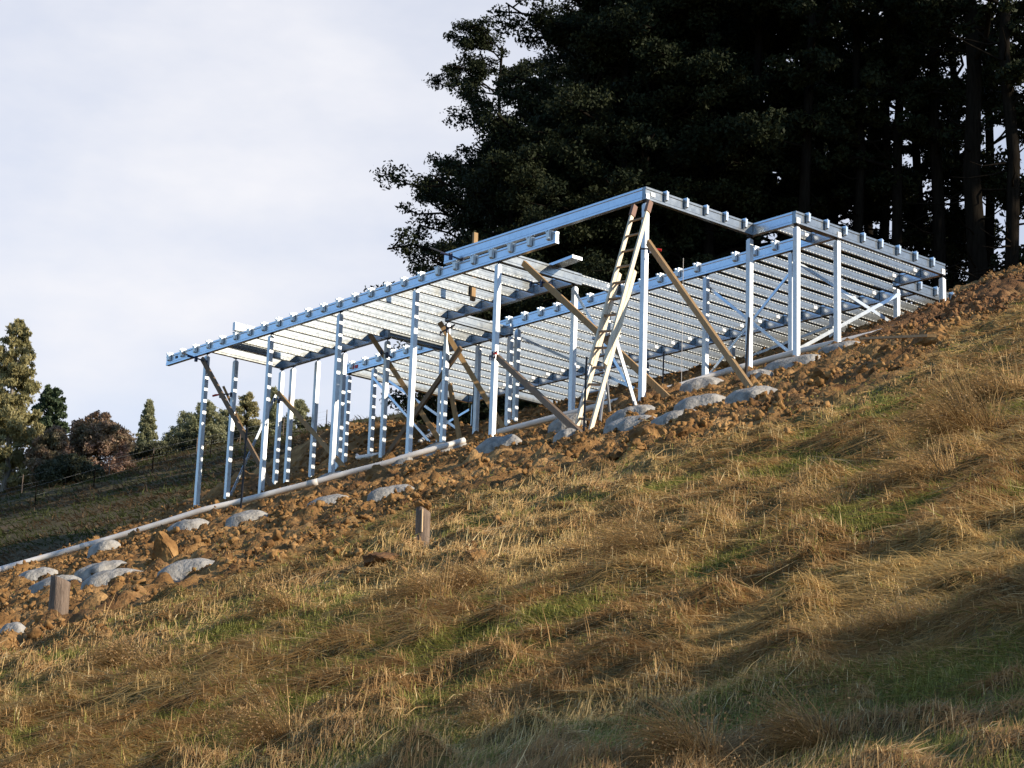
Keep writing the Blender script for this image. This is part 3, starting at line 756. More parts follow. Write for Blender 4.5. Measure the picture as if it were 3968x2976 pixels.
PADS = [(240, 1080, 0, .56, .20, 'grey concrete collar nearest the left edge, upper of the left pair'), (430, 1135, 0, .54, .16, 'grey concrete collar right behind the fat round stump'),
        (780, 1030, 0, .56, .19, 'wide concrete collar, upper one of the touching pair left of the big clay rock'), (850, 1105, 0, .58, .20, 'rough concrete collar, lower one of the touching pair'),
        (790, 855, 0, .38, .24, 'small concrete collar touching the underside of the white pipe at the left'), (1400, 705, 0, .56, .24, 'domed concrete collar under the pipe beside the leftmost post'),
        (1900, 620, 0, .54, .17, 'smooth concrete collar at the foot of the tall picket'), (1420, 1035, 0, .54, .18, 'pale concrete collar half buried in clay right of the big clay rock'), (40, 1520, 0, .22, .16, 'small white concrete collar cut by the left edge'),
        (730, 897, 1, .50, .15, 'low concrete collar in front of the second deck post'), (1210, 835, 1, .55, .17, 'low wide concrete collar above the lone stump'), (770, 705, 1, .45, .16, 'concrete collar round the third front post by the pipe'),
        (1330, 570, 1, .40, .16, 'concrete collar round the fourth front post'), (1600, 485, 1, .62, .18, 'flat concrete collar at the broken end of the pipe'), (2050, 470, 1, .56, .30, 'big domed concrete collar under the post left of the ladder'),
        (570, 775, 2, .33, .15, 'small concrete collar beside the prop foot left of the ladder'), (600, 700, 2, .45, .30, 'rough concrete collar behind the foot of the ladder'),
        (1090, 632, 2, .58, .26, 'large concrete collar under the tall corner post'), (1080, 692, 2, .50, .16, 'concrete collar just downhill of the tall corner post'), (1450, 640, 2, .45, .15, 'concrete collar partly covered by clay right of the corner post'),
        (1590, 535, 2, .53, .20, 'speckled concrete collar right of the corner post, half way up'), (1610, 395, 2, .54, .22, 'domed concrete collar lying on the right hand pipe'), (2010, 478, 2, .52, .22, 'concrete collar right of the prop foot and leaning picket'),
        (2040, 310, 2, .36, .13, 'small grey concrete collar above the leaning picket'), (430, 812, 3, .85, .14, 'broad flat concrete slab under the post by the step in the frame'), (780, 695, 3, .55, .12, 'flat pale concrete collar under the right front post'), (180, 910, 3, .27, .10, 'little concrete collar between the leaning picket and the slab')]
OFF = [(0, 1700), (900, 1500), (1900, 1300), (2862, 1000)]
PAD_UV = []
for i, (x, y, r_, a, h, lab) in enumerate(PADS):
    px, py = (OFF[r_][0] + x / 2) / 1.79385, (OFF[r_][1] + y / 2) / 1.79385
    u, v = on_slope(px, py, .0)
    u += .06; v += .09
    PAD_UV.append((u, v, a * .7))
    dome('footing_collar', u, v, a * .68, a * .60, h * .46 + .035, 20 + i, lab)

# ------------------------------------------------------------------ rocks and clods of clay
def ico(sub):
    bm = bmesh.new(); bmesh.ops.create_icosphere(bm, subdivisions=sub, radius=1)
    V = np.array([v.co[:] for v in bm.verts]); Fc = np.array([[q.index for q in f.verts] for f in bm.faces]); bm.free()
    return V, Fc
IV2, IF2 = ico(2); IV4, IF4 = ico(4)
def lumpy(V, seed, amp, fr, cuts=6):
    n = (fbm(V[:, 0] * fr + seed, V[:, 1] * fr + V[:, 2] * fr * .7, seed, 3) + fbm(V[:, 2] * fr - seed, V[:, 0] * fr - V[:, 1] * fr * .6, seed + 5, 3) - 1)
    q = V * (1 + amp * 2 * n)[:, None]
    rng = np.random.default_rng(seed)                            # a few flat broken faces
    for _ in range(cuts):
        d = rng.normal(size=3); d /= np.linalg.norm(d); c = rng.uniform(.55, .85)
        s = q @ d; q = q - np.maximum(s - c, 0)[:, None] * d * .85
    return q
ROCKS = [(355, 1203, .20, .16, .24, 'clod', 'big pointed ochre clay rock standing among the collars on the left'), (940 * .2787 * 1.0, 1259, .15, .13, .13, 'clod', 'brown clay rock in the bank under the touching collars'),
         (818, 868 + 155, .26, .20, .17, 'clod', 'large smooth ochre clay lump above the low wide collar'), (838, 975 + 26, .17, .14, .20, 'clod', 'ochre clay lump pressed against the pipe under the deck'), (1398, 945, .24, .18, .22, 'clod', 'tall ochre clay lump right of the ladder foot'),
         (1795, 815, .30, .22, .17, 'clod', 'broad pale clay boulder in the right hand bank'), (2000, 738, .30, .22, .20, 'clod', 'pale clay block near the right end of the bank'), (1025, 1195, .09, .08, .08, 'clod', 'round clay clod alone on the grass right of the lone stump'),
         (755, 1215, .07, .06, .07, 'clod', 'small orange clod alone on the grass below the bank'), (835, 1203, .20, .18, .085, 'clod_dark', 'grey brown mound of soil on the grass below the lone stump')]
for i, (px, py, a, b_, h, mt, lab) in enumerate(ROCKS):
    u, v = on_slope(px, py); z = ground(u, v)
    o = thing('clay_rock', u, v, z, lab, 'clay rock', 'large lumps of clay')
    q = lumpy(IV4, 100 + i, .30, 1.7, 9); q = q * (1 + .22 * (fbm(IV4[:, 0] * 5 + i, IV4[:, 1] * 5 + IV4[:, 2] * 4, i, 3) - .5))[:, None]
    mb = MB(); mb.V = [(u + p[0] * a, v + p[1] * b_, z + p[2] * h + h * .35) for p in q]; mb.F = [tuple(f) for f in IF4]
    mb.build('rock', M[mt], o)

IV1, IF1 = ico(1); IV3, IF3 = ico(3)
def crumb(V, seed):                                              # jagged lump: noise on two scales, then broken flats
    rng = np.random.default_rng(seed)
    q = lumpy(V, seed, .8, 1.5, 4)
    n = fbm(V[:, 0] * 3.7 + seed, V[:, 1] * 3.7 - V[:, 2] * 3.3, seed + 9, 2) - .5
    return q * (1 + 1.1 * n)[:, None] * rng.uniform(.6, 1.35, 3)
def shard(seed):
    rng = np.random.default_rng(seed)
    return IV1 * (1 + rng.normal(0, .28, (len(IV1), 1))) * rng.uniform(.65, 1.3, 3)
T_BIG = [crumb(IV3, 200 + k) for k in range(14)]
T_MID = [crumb(IV2, 240 + k) for k in range(14)]
T_SML = [shard(280 + k) for k in range(24)]
def scatter_clods(name, pts, sizes, material, label):
    V = []; Fc = []; n0 = 0
    rng = np.random.default_rng(len(pts))
    for (x, y, z), s in zip(pts, sizes):
        T, FF = (T_BIG, IF3) if s > .055 else (T_MID, IF2) if s > .026 else (T_SML, IF1)
        t = T[rng.integers(len(T))]
        a = rng.uniform(0, 2 * math.pi); c, sn = math.cos(a), math.sin(a); e = rng.uniform(-.9, .9); ce, se = math.cos(e), math.sin(e)
        q = t * s
        q = np.stack([q[:, 0], q[:, 1] * ce - q[:, 2] * se, q[:, 1] * se + q[:, 2] * ce], 1)
        q = np.stack([q[:, 0] * c - q[:, 1] * sn, q[:, 0] * sn + q[:, 1] * c, q[:, 2]], 1) + (x, y, z + s * .15)
        V.append(q); Fc.append(FF + n0); n0 += len(q)
    o = link(name, fast_mesh(name, np.concatenate(V), np.concatenate(Fc), material))
    return tag(o, label, 'clods', None, 'stuff')
n = 280000
cu_ = RNG.uniform(12.5, 40, n); cv_ = RNG.uniform(7, 33.5, n)
w_ = fbm(cu_ * .9, cv_ * .9, 91, 3)
sdv = dirt_sd(cu_, cv_)
keep = np.ones(n, bool)
for qu, qv, qa in PAD_UV: keep &= np.hypot(cu_ - qu, cv_ - qv) > qa * (.55 + .35 * RNG.random(n))
keep &= (sdv + .22 * (RNG.random(n) - .75) > 0) & (w_ > .36 + .16 * RNG.random(n)) & (cu_ < edge_u(cv_) + .6)
# fewer where grass still grows through
cu_, cv_, sdv = cu_[keep], cv_[keep], sdv[keep]
s = .007 + .042 * RNG.random(len(cu_)) ** 8.0 + .016 * np.exp(-(sdv - .5) ** 2) * RNG.random(len(cu_)) ** 5
s = np.where(RNG.random(len(cu_)) < .006, s * 1.8, s)
s = s * (.35 + .65 * sstep(.1, .9, pipe_dist(cu_, cv_)))
cz, _ = height(cu_, cv_)
P3_ = np.stack([cu_ * UX + cv_ * VX, cu_ * UY + cv_ * VY, cz], 1)
dk = (cv_ > 24.6) & (cu_ < 23.2) & (cv_ < 31.8)
scatter_clods('clay_rubble', P3_[~dk], s[~dk], M['clod'], 'loose orange clay clods strewn over the dug ground round the footings')
scatter_clods('topsoil_rubble', P3_[dk], s[dk] * 1.25, M['clod_dark'], 'dark brown clods of topsoil heaped at the right end of the frame')
# trails of clods on the grass
pts = []; sz = []
for (x0, y0, x1, y1, n, wd) in ((60, 1400, 300, 1320, 150, .10), (700, 1178, 790, 1150, 60, .12), (735, 1190, 830, 1165, 50, .12), (950, 1155, 1120, 1110, 90, .12), (850, 1215, 930, 1200, 60, .14), (1080, 1070, 1230, 1022, 60, .15), (1760, 905, 1960, 850, 40, .2)):
    for k in range(n):
        t = RNG.random(); u, v = on_slope(x0 + (x1 - x0) * t, y0 + (y1 - y0) * t)
        u += RNG.normal() * wd * 2; v += RNG.normal() * wd
        pts.append((*W(u, v, 0)[:2], ground(u, v) + .03)); sz.append(.008 + .030 * RNG.random() ** 4)
scatter_clods('stray_clods', pts, sz, M['clod'], 'short trails of orange clods spilled on the grass below the bank')

# ------------------------------------------------------------------ sawn-off posts left standing in the grass
def stump(px, py, h, r, lean, lab, top_dirt):
    u, v = on_slope(px, py); z = ground(u, v)
    o = thing('wood_stump', u, v, z, lab, 'stump')
    V = []; Fc = []; na, nh = 28, 8
    for j in range(nh + 1):
        for k in range(na):
            th = 2 * math.pi * k / na
            rr = r * (1 + .10 * (float(vnoise(np.array([th * 3.2]), np.array([lab.__len__() * 1.0]), 5)[0]) - .5) - .10 * math.exp(-((th - 4.5) / .10) ** 2))
            zz = -.2 + (h + .2) * j / nh
            V.append((u + rr * math.cos(th) + lean * zz, v + rr * math.sin(th), z + zz + (.03 * math.cos(th + 1) if j == nh else 0)))
    for j in range(nh):
        for k in range(na):
            q = (k + 1) % na; Fc.append((j * na + k, j * na + q, (j + 1) * na + q, (j + 1) * na + k))
    Fc.append(tuple(nh * na + k for k in range(na)))
    mb = MB(); mb.V = V; mb.F = Fc; mb.build('stem', M['stump'], o, True)
    if top_dirt:
        q = lumpy(IV4, 333, .35, 2.0); mb = MB(); mb.V = [(u + p[0] * r * 1.25 - .0, v + p[1] * r * 1.2, z + h + .03 + p[2] * .05) for p in q]; mb.F = [tuple(f) for f in IF4]; mb.build('clay_cap', M['clod'], o)
        mb = MB(); mb.bar((u - r * .75, v - r * .80, z + h * .97), (u - r * .80, v - r * .78, z + h * .40), .012, .010); mb.build('splinter', M['splinter'], o)
    return o
stump(125, 1330, .34, .090, .02, 'fat split wooden stump standing at the edge of the clay on the left', False)
stump(912, 1165, .32, .058, .01, 'slim wooden stump with clay on its top, alone in the grass', True)

# ------------------------------------------------------------------ grass
def blades(px, pz, az, tilt, ln, wd, col, curl):
    """ribbons of two quads each, narrowing to the tip: root xyz, heading, tilt above the ground, length, width, colour"""
    n = len(az)
    d = np.stack([np.cos(az), np.sin(az)], 1)
    side = np.stack([-np.sin(az), np.cos(az)], 1)
    V = np.zeros((n, 6, 3), np.float32)
    for j, (k, wk) in enumerate(((0, 1.0), (.5, .8), (1.0, .18))):
        run = ln * k * np.cos(tilt - curl * k * .8); rise = ln * k * np.sin(tilt - curl * k * .8)
        for q, sg in ((0, -1), (1, 1)):
            V[:, j * 2 + q, 0] = px[:, 0] + d[:, 0] * run + side[:, 0] * sg * wd * wk / 2
            V[:, j * 2 + q, 1] = px[:, 1] + d[:, 1] * run + side[:, 1] * sg * wd * wk / 2
            V[:, j * 2 + q, 2] = pz + rise + sg * wd * wk * .35
    o = (np.arange(n) * 6)[:, None]
    Fq = np.concatenate([o + [0, 1, 3, 2], o + [2, 3, 5, 4]], 0)
    return V.reshape(-1, 3), Fq, np.repeat(col, 6, 0)
def grass_object(name, V, Fq, C, parent=None):
    me = fast_mesh(name, V, Fq, M['grass'])
    a = me.color_attributes.new('blade_colour', 'FLOAT_COLOR', 'POINT')
    a.data.foreach_set('color', np.concatenate([C, np.ones((len(C), 1))], 1).astype(np.float32).ravel())
    return link(name, me, parent)
STRAW = np.array([.70, .485, .200]); BROWN = np.array([.44, .262, .108]); GREEN = np.array([.255, .238, .058]); PALE = np.array([.76, .58, .30])
n = 1250000
rr = np.exp(RNG.uniform(math.log(4.3), math.log(33), n)); an = RNG.uniform(-.34, .34, n)
gx = rr * np.sin(an); gy = rr * np.cos(an)
u_ = gx * UX + gy * UY; v_ = gx * VX + gy * VY
sdv = dirt_sd(u_, v_)
keep = (sdv < .22 * RNG.random(n) - .02) | ((sdv > 0) & (RNG.random(n) < .10 * (fbm(u_ * .5, v_ * .5, 95, 3) > .53)))
keep &= (u_ < edge_u(v_) + 1) & (v_ < 33)
gx, gy, u_, v_, rr, sdv = gx[keep], gy[keep], u_[keep], v_[keep], rr[keep], sdv[keep]
n = len(gx)
gz, _ = height(u_, v_)
patch = fbm(u_ * .55, v_ * .8, 101, 4)
tuft = fbm(u_ * 3.5, v_ * 4.2, 51, 2)
nearb = np.exp(-np.abs(sdv + .6) / 1.2)
upper = sstep(11.0, 15, v_) * sstep(21, 14, u_)
green = np.clip((patch - .46) * 5 + .45 * nearb + 1.1 * upper, 0, 1) * (1 - sstep(.50, .60, tuft))
isg = RNG.random(n) < green * .88 + .04
shade = RNG.uniform(.65, 1.15, n)[:, None]
mixb = np.clip(fbm(u_ * 1.3, v_ * 1.6, 111, 3) * 2.4 - .75 + .45 * sstep(.50, .64, tuft) + RNG.normal(0, .22, n), 0, 1)[:, None]
col = np.where(isg[:, None], GREEN * (.7 + .8 * RNG.random(n)[:, None]), STRAW * (1 - mixb) + BROWN * mixb) * shade
pl_ = RNG.random(n) < .07
col = np.where((pl_ & ~isg)[:, None], PALE * shade, col)
flow = 2.4 + 2.6 * (fbm(u_ * .45, v_ * .45, 121, 3) - .5) * 2 + RNG.normal(0, .55, n)    # combed mostly down and along the slope
hay = (RNG.random(n) < .60) & ~isg                                # long strands lying down among short thatch
tilt = np.where(hay, np.abs(RNG.normal(.16, .20, n)), np.clip(RNG.normal(.62, .34, n), .05, 1.4))
tilt = np.where(RNG.random(n) < .006, .9, tilt)
ln = np.where(hay, RNG.uniform(.045, .125, n) * (1 + (RNG.random(n) < .05)), RNG.uniform(.02, .06, n)) * np.clip(rr / 8, .85, 1.5) * (1 + .35 * sstep(.50, .66, tuft)) * (.55 + .45 * sstep(-.1, -1.2, sdv))
flow = np.where(hay, flow, flow + RNG.normal(0, .9, n))
wd = (.0017 + .0016 * RNG.random(n)) * np.maximum(rr / 6.5, .75) ** .9
# the slope itself tips the lying blades
dirx, diry = np.cos(flow), np.sin(flow)
ru_ = ln * np.cos(tilt)                                          # the ground under each blade's tip: lying blades follow the lumps
tu_, tv_ = (gx + dirx * ru_) * UX + (gy + diry * ru_) * UY, (gx + dirx * ru_) * VX + (gy + diry * ru_) * VY
sl = np.clip((height(tu_, tv_)[0] - gz) / np.maximum(ru_, .02), -1.2, 1.6)
V, Fq, C = blades(np.stack([gx, gy], 1), gz + .004, flow, tilt + np.arctan(sl), ln, wd, col, RNG.uniform(0, .7, n))
tag(grass_object('dry_grass', V, Fq, C), 'matted straw coloured and green grass over the whole near slope', 'grass', None, 'stuff')

# rank grass in the far field
n = 125000
gx = RNG.uniform(-52, 8, n); gy = 50 + 82 * RNG.random(n) ** .95
gz = field_z(gx, gy)
k_ = fbm(gx * .35, gy * .5, 141, 4)
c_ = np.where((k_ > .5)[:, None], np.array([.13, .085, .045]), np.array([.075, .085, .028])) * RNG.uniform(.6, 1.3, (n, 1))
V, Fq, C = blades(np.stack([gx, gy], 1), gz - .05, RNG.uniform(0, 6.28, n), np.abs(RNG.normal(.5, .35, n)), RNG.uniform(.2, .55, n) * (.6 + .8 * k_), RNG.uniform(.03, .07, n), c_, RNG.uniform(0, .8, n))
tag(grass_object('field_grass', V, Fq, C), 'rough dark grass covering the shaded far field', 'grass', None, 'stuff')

# tall wispy tussocks that stand out of it
TUS = [(1425, 1150, .42, .20, 'tall wispy brown tussock in the middle of the slope below the ladder'), (1515, 1570, .23, .11, 'bright straw tussock with long loose stalks near the bottom right'),
       (1775, 1500, .20, .11, 'drooping straw tussock right of the bright one with long stalks'), (2110, 890, .55, .30, 'tall feathery orange tussock at the right, below the green bank'), (2190, 830, .50, .28, 'feathery orange tussock cut by the right edge'),
       (1800, 1040, .28, .22, 'broad brown tussock right of centre below the clay bank'), (630, 1520, .30, .14, 'pale seeding tussock near the bottom, left of centre'), (95, 1640, .26, .12, 'red brown tussock in the bottom left corner'),
       (295, 1385, .32, .16, 'brown tussock below the fat stump'), (628, 1290, .30, .15, 'small brown tussock between the two stumps'), (955, 1245, .34, .16, 'thin brown tussock below the lone stump'),
       (1050, 1212, .30, .15, 'thin brown tussock right of the lone stump'), (355, 1410, .20, .15, 'low dark brown tussock right of the one below the fat stump'), (2040, 980, .36, .24, 'dense brown tussock under the feathery orange one'),
       (1960, 1270, .17, .14, 'low brown tussock in the shade at the right'), (1090, 1470, .17, .13, 'low dark tussock in the shade at the middle'), (15, 1470, .24, .12, 'small brown tussock at the left edge'), (1530, 1645, .15, .10, 'straw tussock cut by the bottom edge')]
for i, (px, py, h, r, lab) in enumerate(TUS):
    rng = np.random.default_rng(500 + i)
    u, v = on_slope(px, py, .03); z = ground(u, v) - .03
    x, y, _ = W(u, v, 0)
    n = 900
    a = rng.uniform(0, 2 * math.pi, n); q = r * np.sqrt(rng.random(n)) * .55
    base = np.stack([np.cos(a) * q, np.sin(a) * q], 1)
    comb = rng.uniform(2.0, 3.6); mxx = rng.random(n) ** .7
    az = np.arctan2(np.sin(a) * (1 - mxx) + np.sin(comb) * mxx, np.cos(a) * (1 - mxx) + np.cos(comb) * mxx) + rng.normal(0, .35, n)
    tl = np.clip(rng.normal(.80, .40, n), .08, 1.5)
    L_ = h * rng.uniform(.35, 1.25, n)
    c = (BROWN * 1.05 * (1 - rng.random((n, 1)) * .7) + STRAW * rng.random((n, 1)) * .6) * rng.uniform(.7, 1.1, (n, 1))
    wdt = np.full(n, .0024 * max(math.hypot(x, y) / 7, .8) ** .8) * rng.uniform(.7, 1.3, n)
    V, Fq, C = blades(base, np.zeros(n), az, tl, L_, wdt, c, rng.uniform(.2, 1.7, n))
    o = grass_object('grass_tussock', V, Fq, C)
    o.location = (x, y, z)
    tag(o, lab, 'tussock', 'tussocks standing out of the grass')
    # seed heads: a haze of tiny husks round the tips
    k = 900; tip = rng.integers(0, n, k); f = rng.uniform(.55, 1.12, k)
    sp = np.stack([base[tip, 0] + np.cos(az[tip]) * L_[tip] * f * np.cos(tl[tip] - .3), base[tip, 1] + np.sin(az[tip]) * L_[tip] * f * np.cos(tl[tip] - .3), L_[tip] * f * np.sin(tl[tip] - .3)], 1) + rng.normal(0, .018, (k, 3))
    sp[:, 2] = np.abs(sp[:, 2])
    e = rng.normal(0, 1, (k, 3)); e /= np.linalg.norm(e, axis=1)[:, None]; g = np.cross(e, rng.normal(0, 1, (k, 3))); g /= np.linalg.norm(g, axis=1)[:, None]
    ws = (.0028 * max(math.hypot(x, y) / 8, 1)) 
    Vh = np.stack([sp - e * ws * 2, sp + g * ws, sp + e * ws * 2, sp - g * ws], 1).reshape(-1, 3)
    Fh = np.arange(k * 4).reshape(-1, 4)
    grass_object('seed_heads', Vh, Fh, np.repeat(BROWN * .75 + rng.random((k, 1)) * .04, 4, 0), o)

# ------------------------------------------------------------------ trees
def tube_np(pts, rad, n=6):
    pts = np.asarray(pts, float); m_ = len(pts)
    d = np.gradient(pts, axis=0); d /= np.linalg.norm(d, axis=1)[:, None] + 1e-9
    x = np.cross(d, [0.13, 0.21, 1.0]); nx = np.linalg.norm(x, axis=1); x[nx < .05] = np.cross(d[nx < .05], [1.0, 0, 0]); x /= np.linalg.norm(x, axis=1)[:, None]
    y = np.cross(d, x); a = np.arange(n) * 2 * np.pi / n
    V = pts[:, None, :] + np.asarray(rad)[:, None, None] * (np.cos(a)[None, :, None] * x[:, None, :] + np.sin(a)[None, :, None] * y[:, None, :])
    idx = np.arange(m_ * n).reshape(m_, n)
    Fq = np.stack([idx[:-1], np.roll(idx, -1, 1)[:-1], np.roll(idx, -1, 1)[1:], idx[1:]], -1).reshape(-1, 4)
    return V.reshape(-1, 3), Fq
def wood_mesh(name, limbs, material):
    Vs = []; Fs = []; o = 0
    for p, r in limbs:
        V, Fq = tube_np(p, r); Vs.append(V); Fs.append(Fq + o); o += len(V)
    return fast_mesh(name, np.concatenate(Vs), np.concatenate(Fs), material, True)
def curve_pts(a, b, sag, rng, k=6, wob=.12):
    t = np.linspace(0, 1, k)[:, None]; a = np.asarray(a, float); b = np.asarray(b, float)
    p = a + (b - a) * t; p[:, 2] += (sag * 4 * t * (1 - t))[:, 0]
    L_ = np.linalg.norm(b - a); p[1:-1] += rng.normal(0, wob * L_ * .25, (k - 2, 3))
    return p
def leaf_cloud(centres, radii, count, size, rng, shell=.55, droop=0.0, flat=.62, aspect=.5):
    """rhombic leaf sprays filling lumps of foliage, thinner towards the rim so the outline breaks up"""
    centres = np.asarray(centres); radii = np.asarray(radii)
    w = radii ** 2; idx = rng.choice(len(centres), count, p=w / w.sum())
    d = rng.normal(size=(count, 3)); d /= np.linalg.norm(d, axis=1)[:, None]
    q = rng.random(count) ** shell
    q = np.where(rng.random(count) < .12, q * 1.22, q)
    p = centres[idx] + d * (radii[idx] * q)[:, None] * np.array([1, 1, flat])
    e = rng.normal(size=(count, 3)); e[:, 2] -= droop; e /= np.linalg.norm(e, axis=1)[:, None]
    f = np.cross(e, rng.normal(size=(count, 3))); f /= np.linalg.norm(f, axis=1)[:, None]
    s = size * rng.uniform(.55, 1.35, count)[:, None]
    V = np.stack([p - e * s, p + f * s * aspect, p + e * s, p - f * s * aspect], 1).reshape(-1, 3)
    return V, np.arange(count * 4).reshape(-1, 4)

def forest_variant(seed, H, bare, R, leaves, size, lobes, lean=0.0, lop=0.0, r0=.28, stubs=10):
    """trunk with limbs, each carrying side branches that end in clumps of foliage"""
    rng = np.random.default_rng(seed)
    limbs = []; cen = []; rad = []
    k = 9; zt = np.linspace(0, 1, k)
    tr = np.stack([lean * zt ** 1.5 * H + rng.normal(0, .10, k), rng.normal(0, .10, k), zt * H * .93], 1); tr[0, :2] = 0
    limbs.append((tr, r0 * (1 - .85 * zt) + .02))
    tp = lambda f: np.array([np.interp(f, zt, tr[:, 0]), np.interp(f, zt, tr[:, 1]), np.interp(f, zt, tr[:, 2])])
    for i in range(lobes):
        f = bare + (1 - bare) * (i + rng.random()) / lobes
        a = rng.uniform(0, 2 * np.pi)
        g = (f - bare) / (1 - bare)
        env = R * (.55 + .75 * math.sin(math.pi * min(1, .18 + g * .80))) * rng.uniform(.65, 1.1)
        env *= 1 + lop * max(0, -math.cos(a))
        b = tp(f); end = b + np.array([math.cos(a) * env, math.sin(a) * env, env * rng.uniform(.05, .45)])
        p = curve_pts(b, end, env * .08, rng)
        limbs.append((p, np.linspace(r0 * .36 * (1.1 - f * .7), .025, len(p))))
        nj = 9
        for j in range(nj):
            t = .22 + .78 * (j + rng.random()) / nj
            c = p[min(int(t * 5), 4)] + (p[min(int(t * 5), 4) + 1] - p[min(int(t * 5), 4)]) * ((t * 5) % 1)
            off = rng.normal(0, .42, 3) * np.array([1, 1, .45]) * (R * .30)
            limbs.append((np.stack([c, c + off * .6, c + off]), np.array([.03, .02, .01])))
            cen.append(c + off); rad.append(rng.uniform(.35, .85) * R * .22)
    for i in range(stubs):                                       # dead side twigs on the bare stem
        f = rng.uniform(.06, bare + .1); b = tp(f); a = rng.uniform(0, 2 * np.pi); L_ = rng.uniform(.6, 2.0)
        limbs.append((curve_pts(b, b + np.array([math.cos(a) * L_, math.sin(a) * L_, rng.uniform(-.3, .7)]), -.1, rng, 4), np.linspace(.035, .008, 4)))
    V, Fq = leaf_cloud(cen, rad, leaves, size, rng)
    return limbs, V, Fq
VAR = {}
def variant(key, mat_leaf, mat_bark, *a, **k):
    limbs, V, Fq = forest_variant(*a, **k)
    VAR[key] = (wood_mesh('trunk_mesh', limbs, M[mat_bark]), fast_mesh('crown_mesh', V, Fq, M[mat_leaf]))
for s_ in range(3):
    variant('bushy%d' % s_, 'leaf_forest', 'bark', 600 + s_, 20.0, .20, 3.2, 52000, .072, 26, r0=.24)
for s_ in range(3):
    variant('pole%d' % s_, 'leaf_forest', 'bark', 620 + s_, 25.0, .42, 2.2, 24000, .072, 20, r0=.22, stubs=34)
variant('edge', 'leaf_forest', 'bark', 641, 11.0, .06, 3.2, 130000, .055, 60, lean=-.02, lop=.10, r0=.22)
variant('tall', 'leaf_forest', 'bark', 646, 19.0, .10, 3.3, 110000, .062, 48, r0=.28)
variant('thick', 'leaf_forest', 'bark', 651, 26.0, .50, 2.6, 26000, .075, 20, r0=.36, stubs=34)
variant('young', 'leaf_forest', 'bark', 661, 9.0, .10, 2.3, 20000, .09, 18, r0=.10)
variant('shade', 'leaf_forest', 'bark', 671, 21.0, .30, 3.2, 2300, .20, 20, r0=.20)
def put_tree(name, key, x, y, z, s, rz, label, cat='tree', group=None):
    o = bpy.data.objects.new(name, None); COL.objects.link(o); o.empty_display_size = .5
    o.location = (x, y, z); o.rotation_euler = (0, 0, rz); o.scale = (s, s, s)
    tag(o, label, cat, group)
    link('trunk', VAR[key][0], o); link('crown', VAR[key][1], o)
    return o
def base_z(x, y):
    u, v = uv_of(x, y)
    return float(height(np.array([u]), np.array([v]), False)[0] if np.ndim(height(np.array([u]), np.array([v]), False)) else 0) - .15
WOOD = 'trees of the dark wood behind the frame'
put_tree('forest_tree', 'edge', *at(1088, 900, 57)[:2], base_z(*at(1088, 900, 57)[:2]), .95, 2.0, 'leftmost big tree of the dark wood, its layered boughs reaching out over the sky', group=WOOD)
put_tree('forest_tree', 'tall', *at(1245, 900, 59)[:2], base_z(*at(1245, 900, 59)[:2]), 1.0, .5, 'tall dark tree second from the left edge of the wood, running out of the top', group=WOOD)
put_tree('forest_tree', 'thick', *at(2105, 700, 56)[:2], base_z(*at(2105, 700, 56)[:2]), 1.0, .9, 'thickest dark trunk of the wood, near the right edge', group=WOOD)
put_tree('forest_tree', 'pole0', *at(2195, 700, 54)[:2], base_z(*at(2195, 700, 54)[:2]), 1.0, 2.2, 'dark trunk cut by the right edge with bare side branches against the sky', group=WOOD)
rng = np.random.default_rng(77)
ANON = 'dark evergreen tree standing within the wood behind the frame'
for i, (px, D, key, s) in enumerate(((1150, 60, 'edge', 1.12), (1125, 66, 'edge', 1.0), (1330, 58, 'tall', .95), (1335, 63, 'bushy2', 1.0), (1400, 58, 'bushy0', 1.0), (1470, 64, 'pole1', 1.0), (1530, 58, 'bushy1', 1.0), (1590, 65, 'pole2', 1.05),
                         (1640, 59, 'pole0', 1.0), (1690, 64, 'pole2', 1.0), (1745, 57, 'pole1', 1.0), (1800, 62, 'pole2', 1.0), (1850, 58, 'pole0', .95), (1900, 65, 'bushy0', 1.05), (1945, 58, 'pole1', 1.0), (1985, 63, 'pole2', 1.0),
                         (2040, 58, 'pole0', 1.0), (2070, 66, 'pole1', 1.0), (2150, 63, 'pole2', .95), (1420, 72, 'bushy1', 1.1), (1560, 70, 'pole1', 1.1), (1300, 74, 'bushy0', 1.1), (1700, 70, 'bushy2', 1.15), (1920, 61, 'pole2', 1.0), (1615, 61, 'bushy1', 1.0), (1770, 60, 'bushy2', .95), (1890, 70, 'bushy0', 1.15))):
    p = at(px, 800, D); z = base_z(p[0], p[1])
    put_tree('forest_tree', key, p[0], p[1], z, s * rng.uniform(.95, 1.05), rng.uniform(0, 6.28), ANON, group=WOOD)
# the wood goes on to the right of the picture: these keep the sun off it
for i, (x, y, key, s) in enumerate(((17, 56, 'bushy0', 1.15), (20, 61, 'bushy1', 1.2), (22, 54, 'bushy2', 1.2), (25, 59, 'bushy0', 1.2), (27, 51, 'bushy1', 1.2), (31, 56, 'bushy2', 1.25), (33, 48, 'bushy0', 1.25), (37, 53, 'bushy1', 1.25), (40, 45.5, 'bushy2', 1.25), (45, 50, 'bushy0', 1.3), (29, 63, 'bushy1', 1.2), (36, 61, 'bushy2', 1.25),
                                    (-1, 100, 'bushy0', 1.1), (3, 95, 'bushy1', 1.1), (3, 107, 'bushy2', 1.2), (7, 102, 'bushy0', 1.2), (7, 93, 'bushy1', 1.1), (11, 108, 'bushy2', 1.2))):  # this row: unseen clump behind the wood, added to shade the far field
    z = base_z(x, y) if y < 80 else max(base_z(x, y), float(field_z(np.array([x]), np.array([y]))[0]) - .4)
    put_tree('forest_tree', key, x, y, z, s, i * 1.3, ANON, group=WOOD)
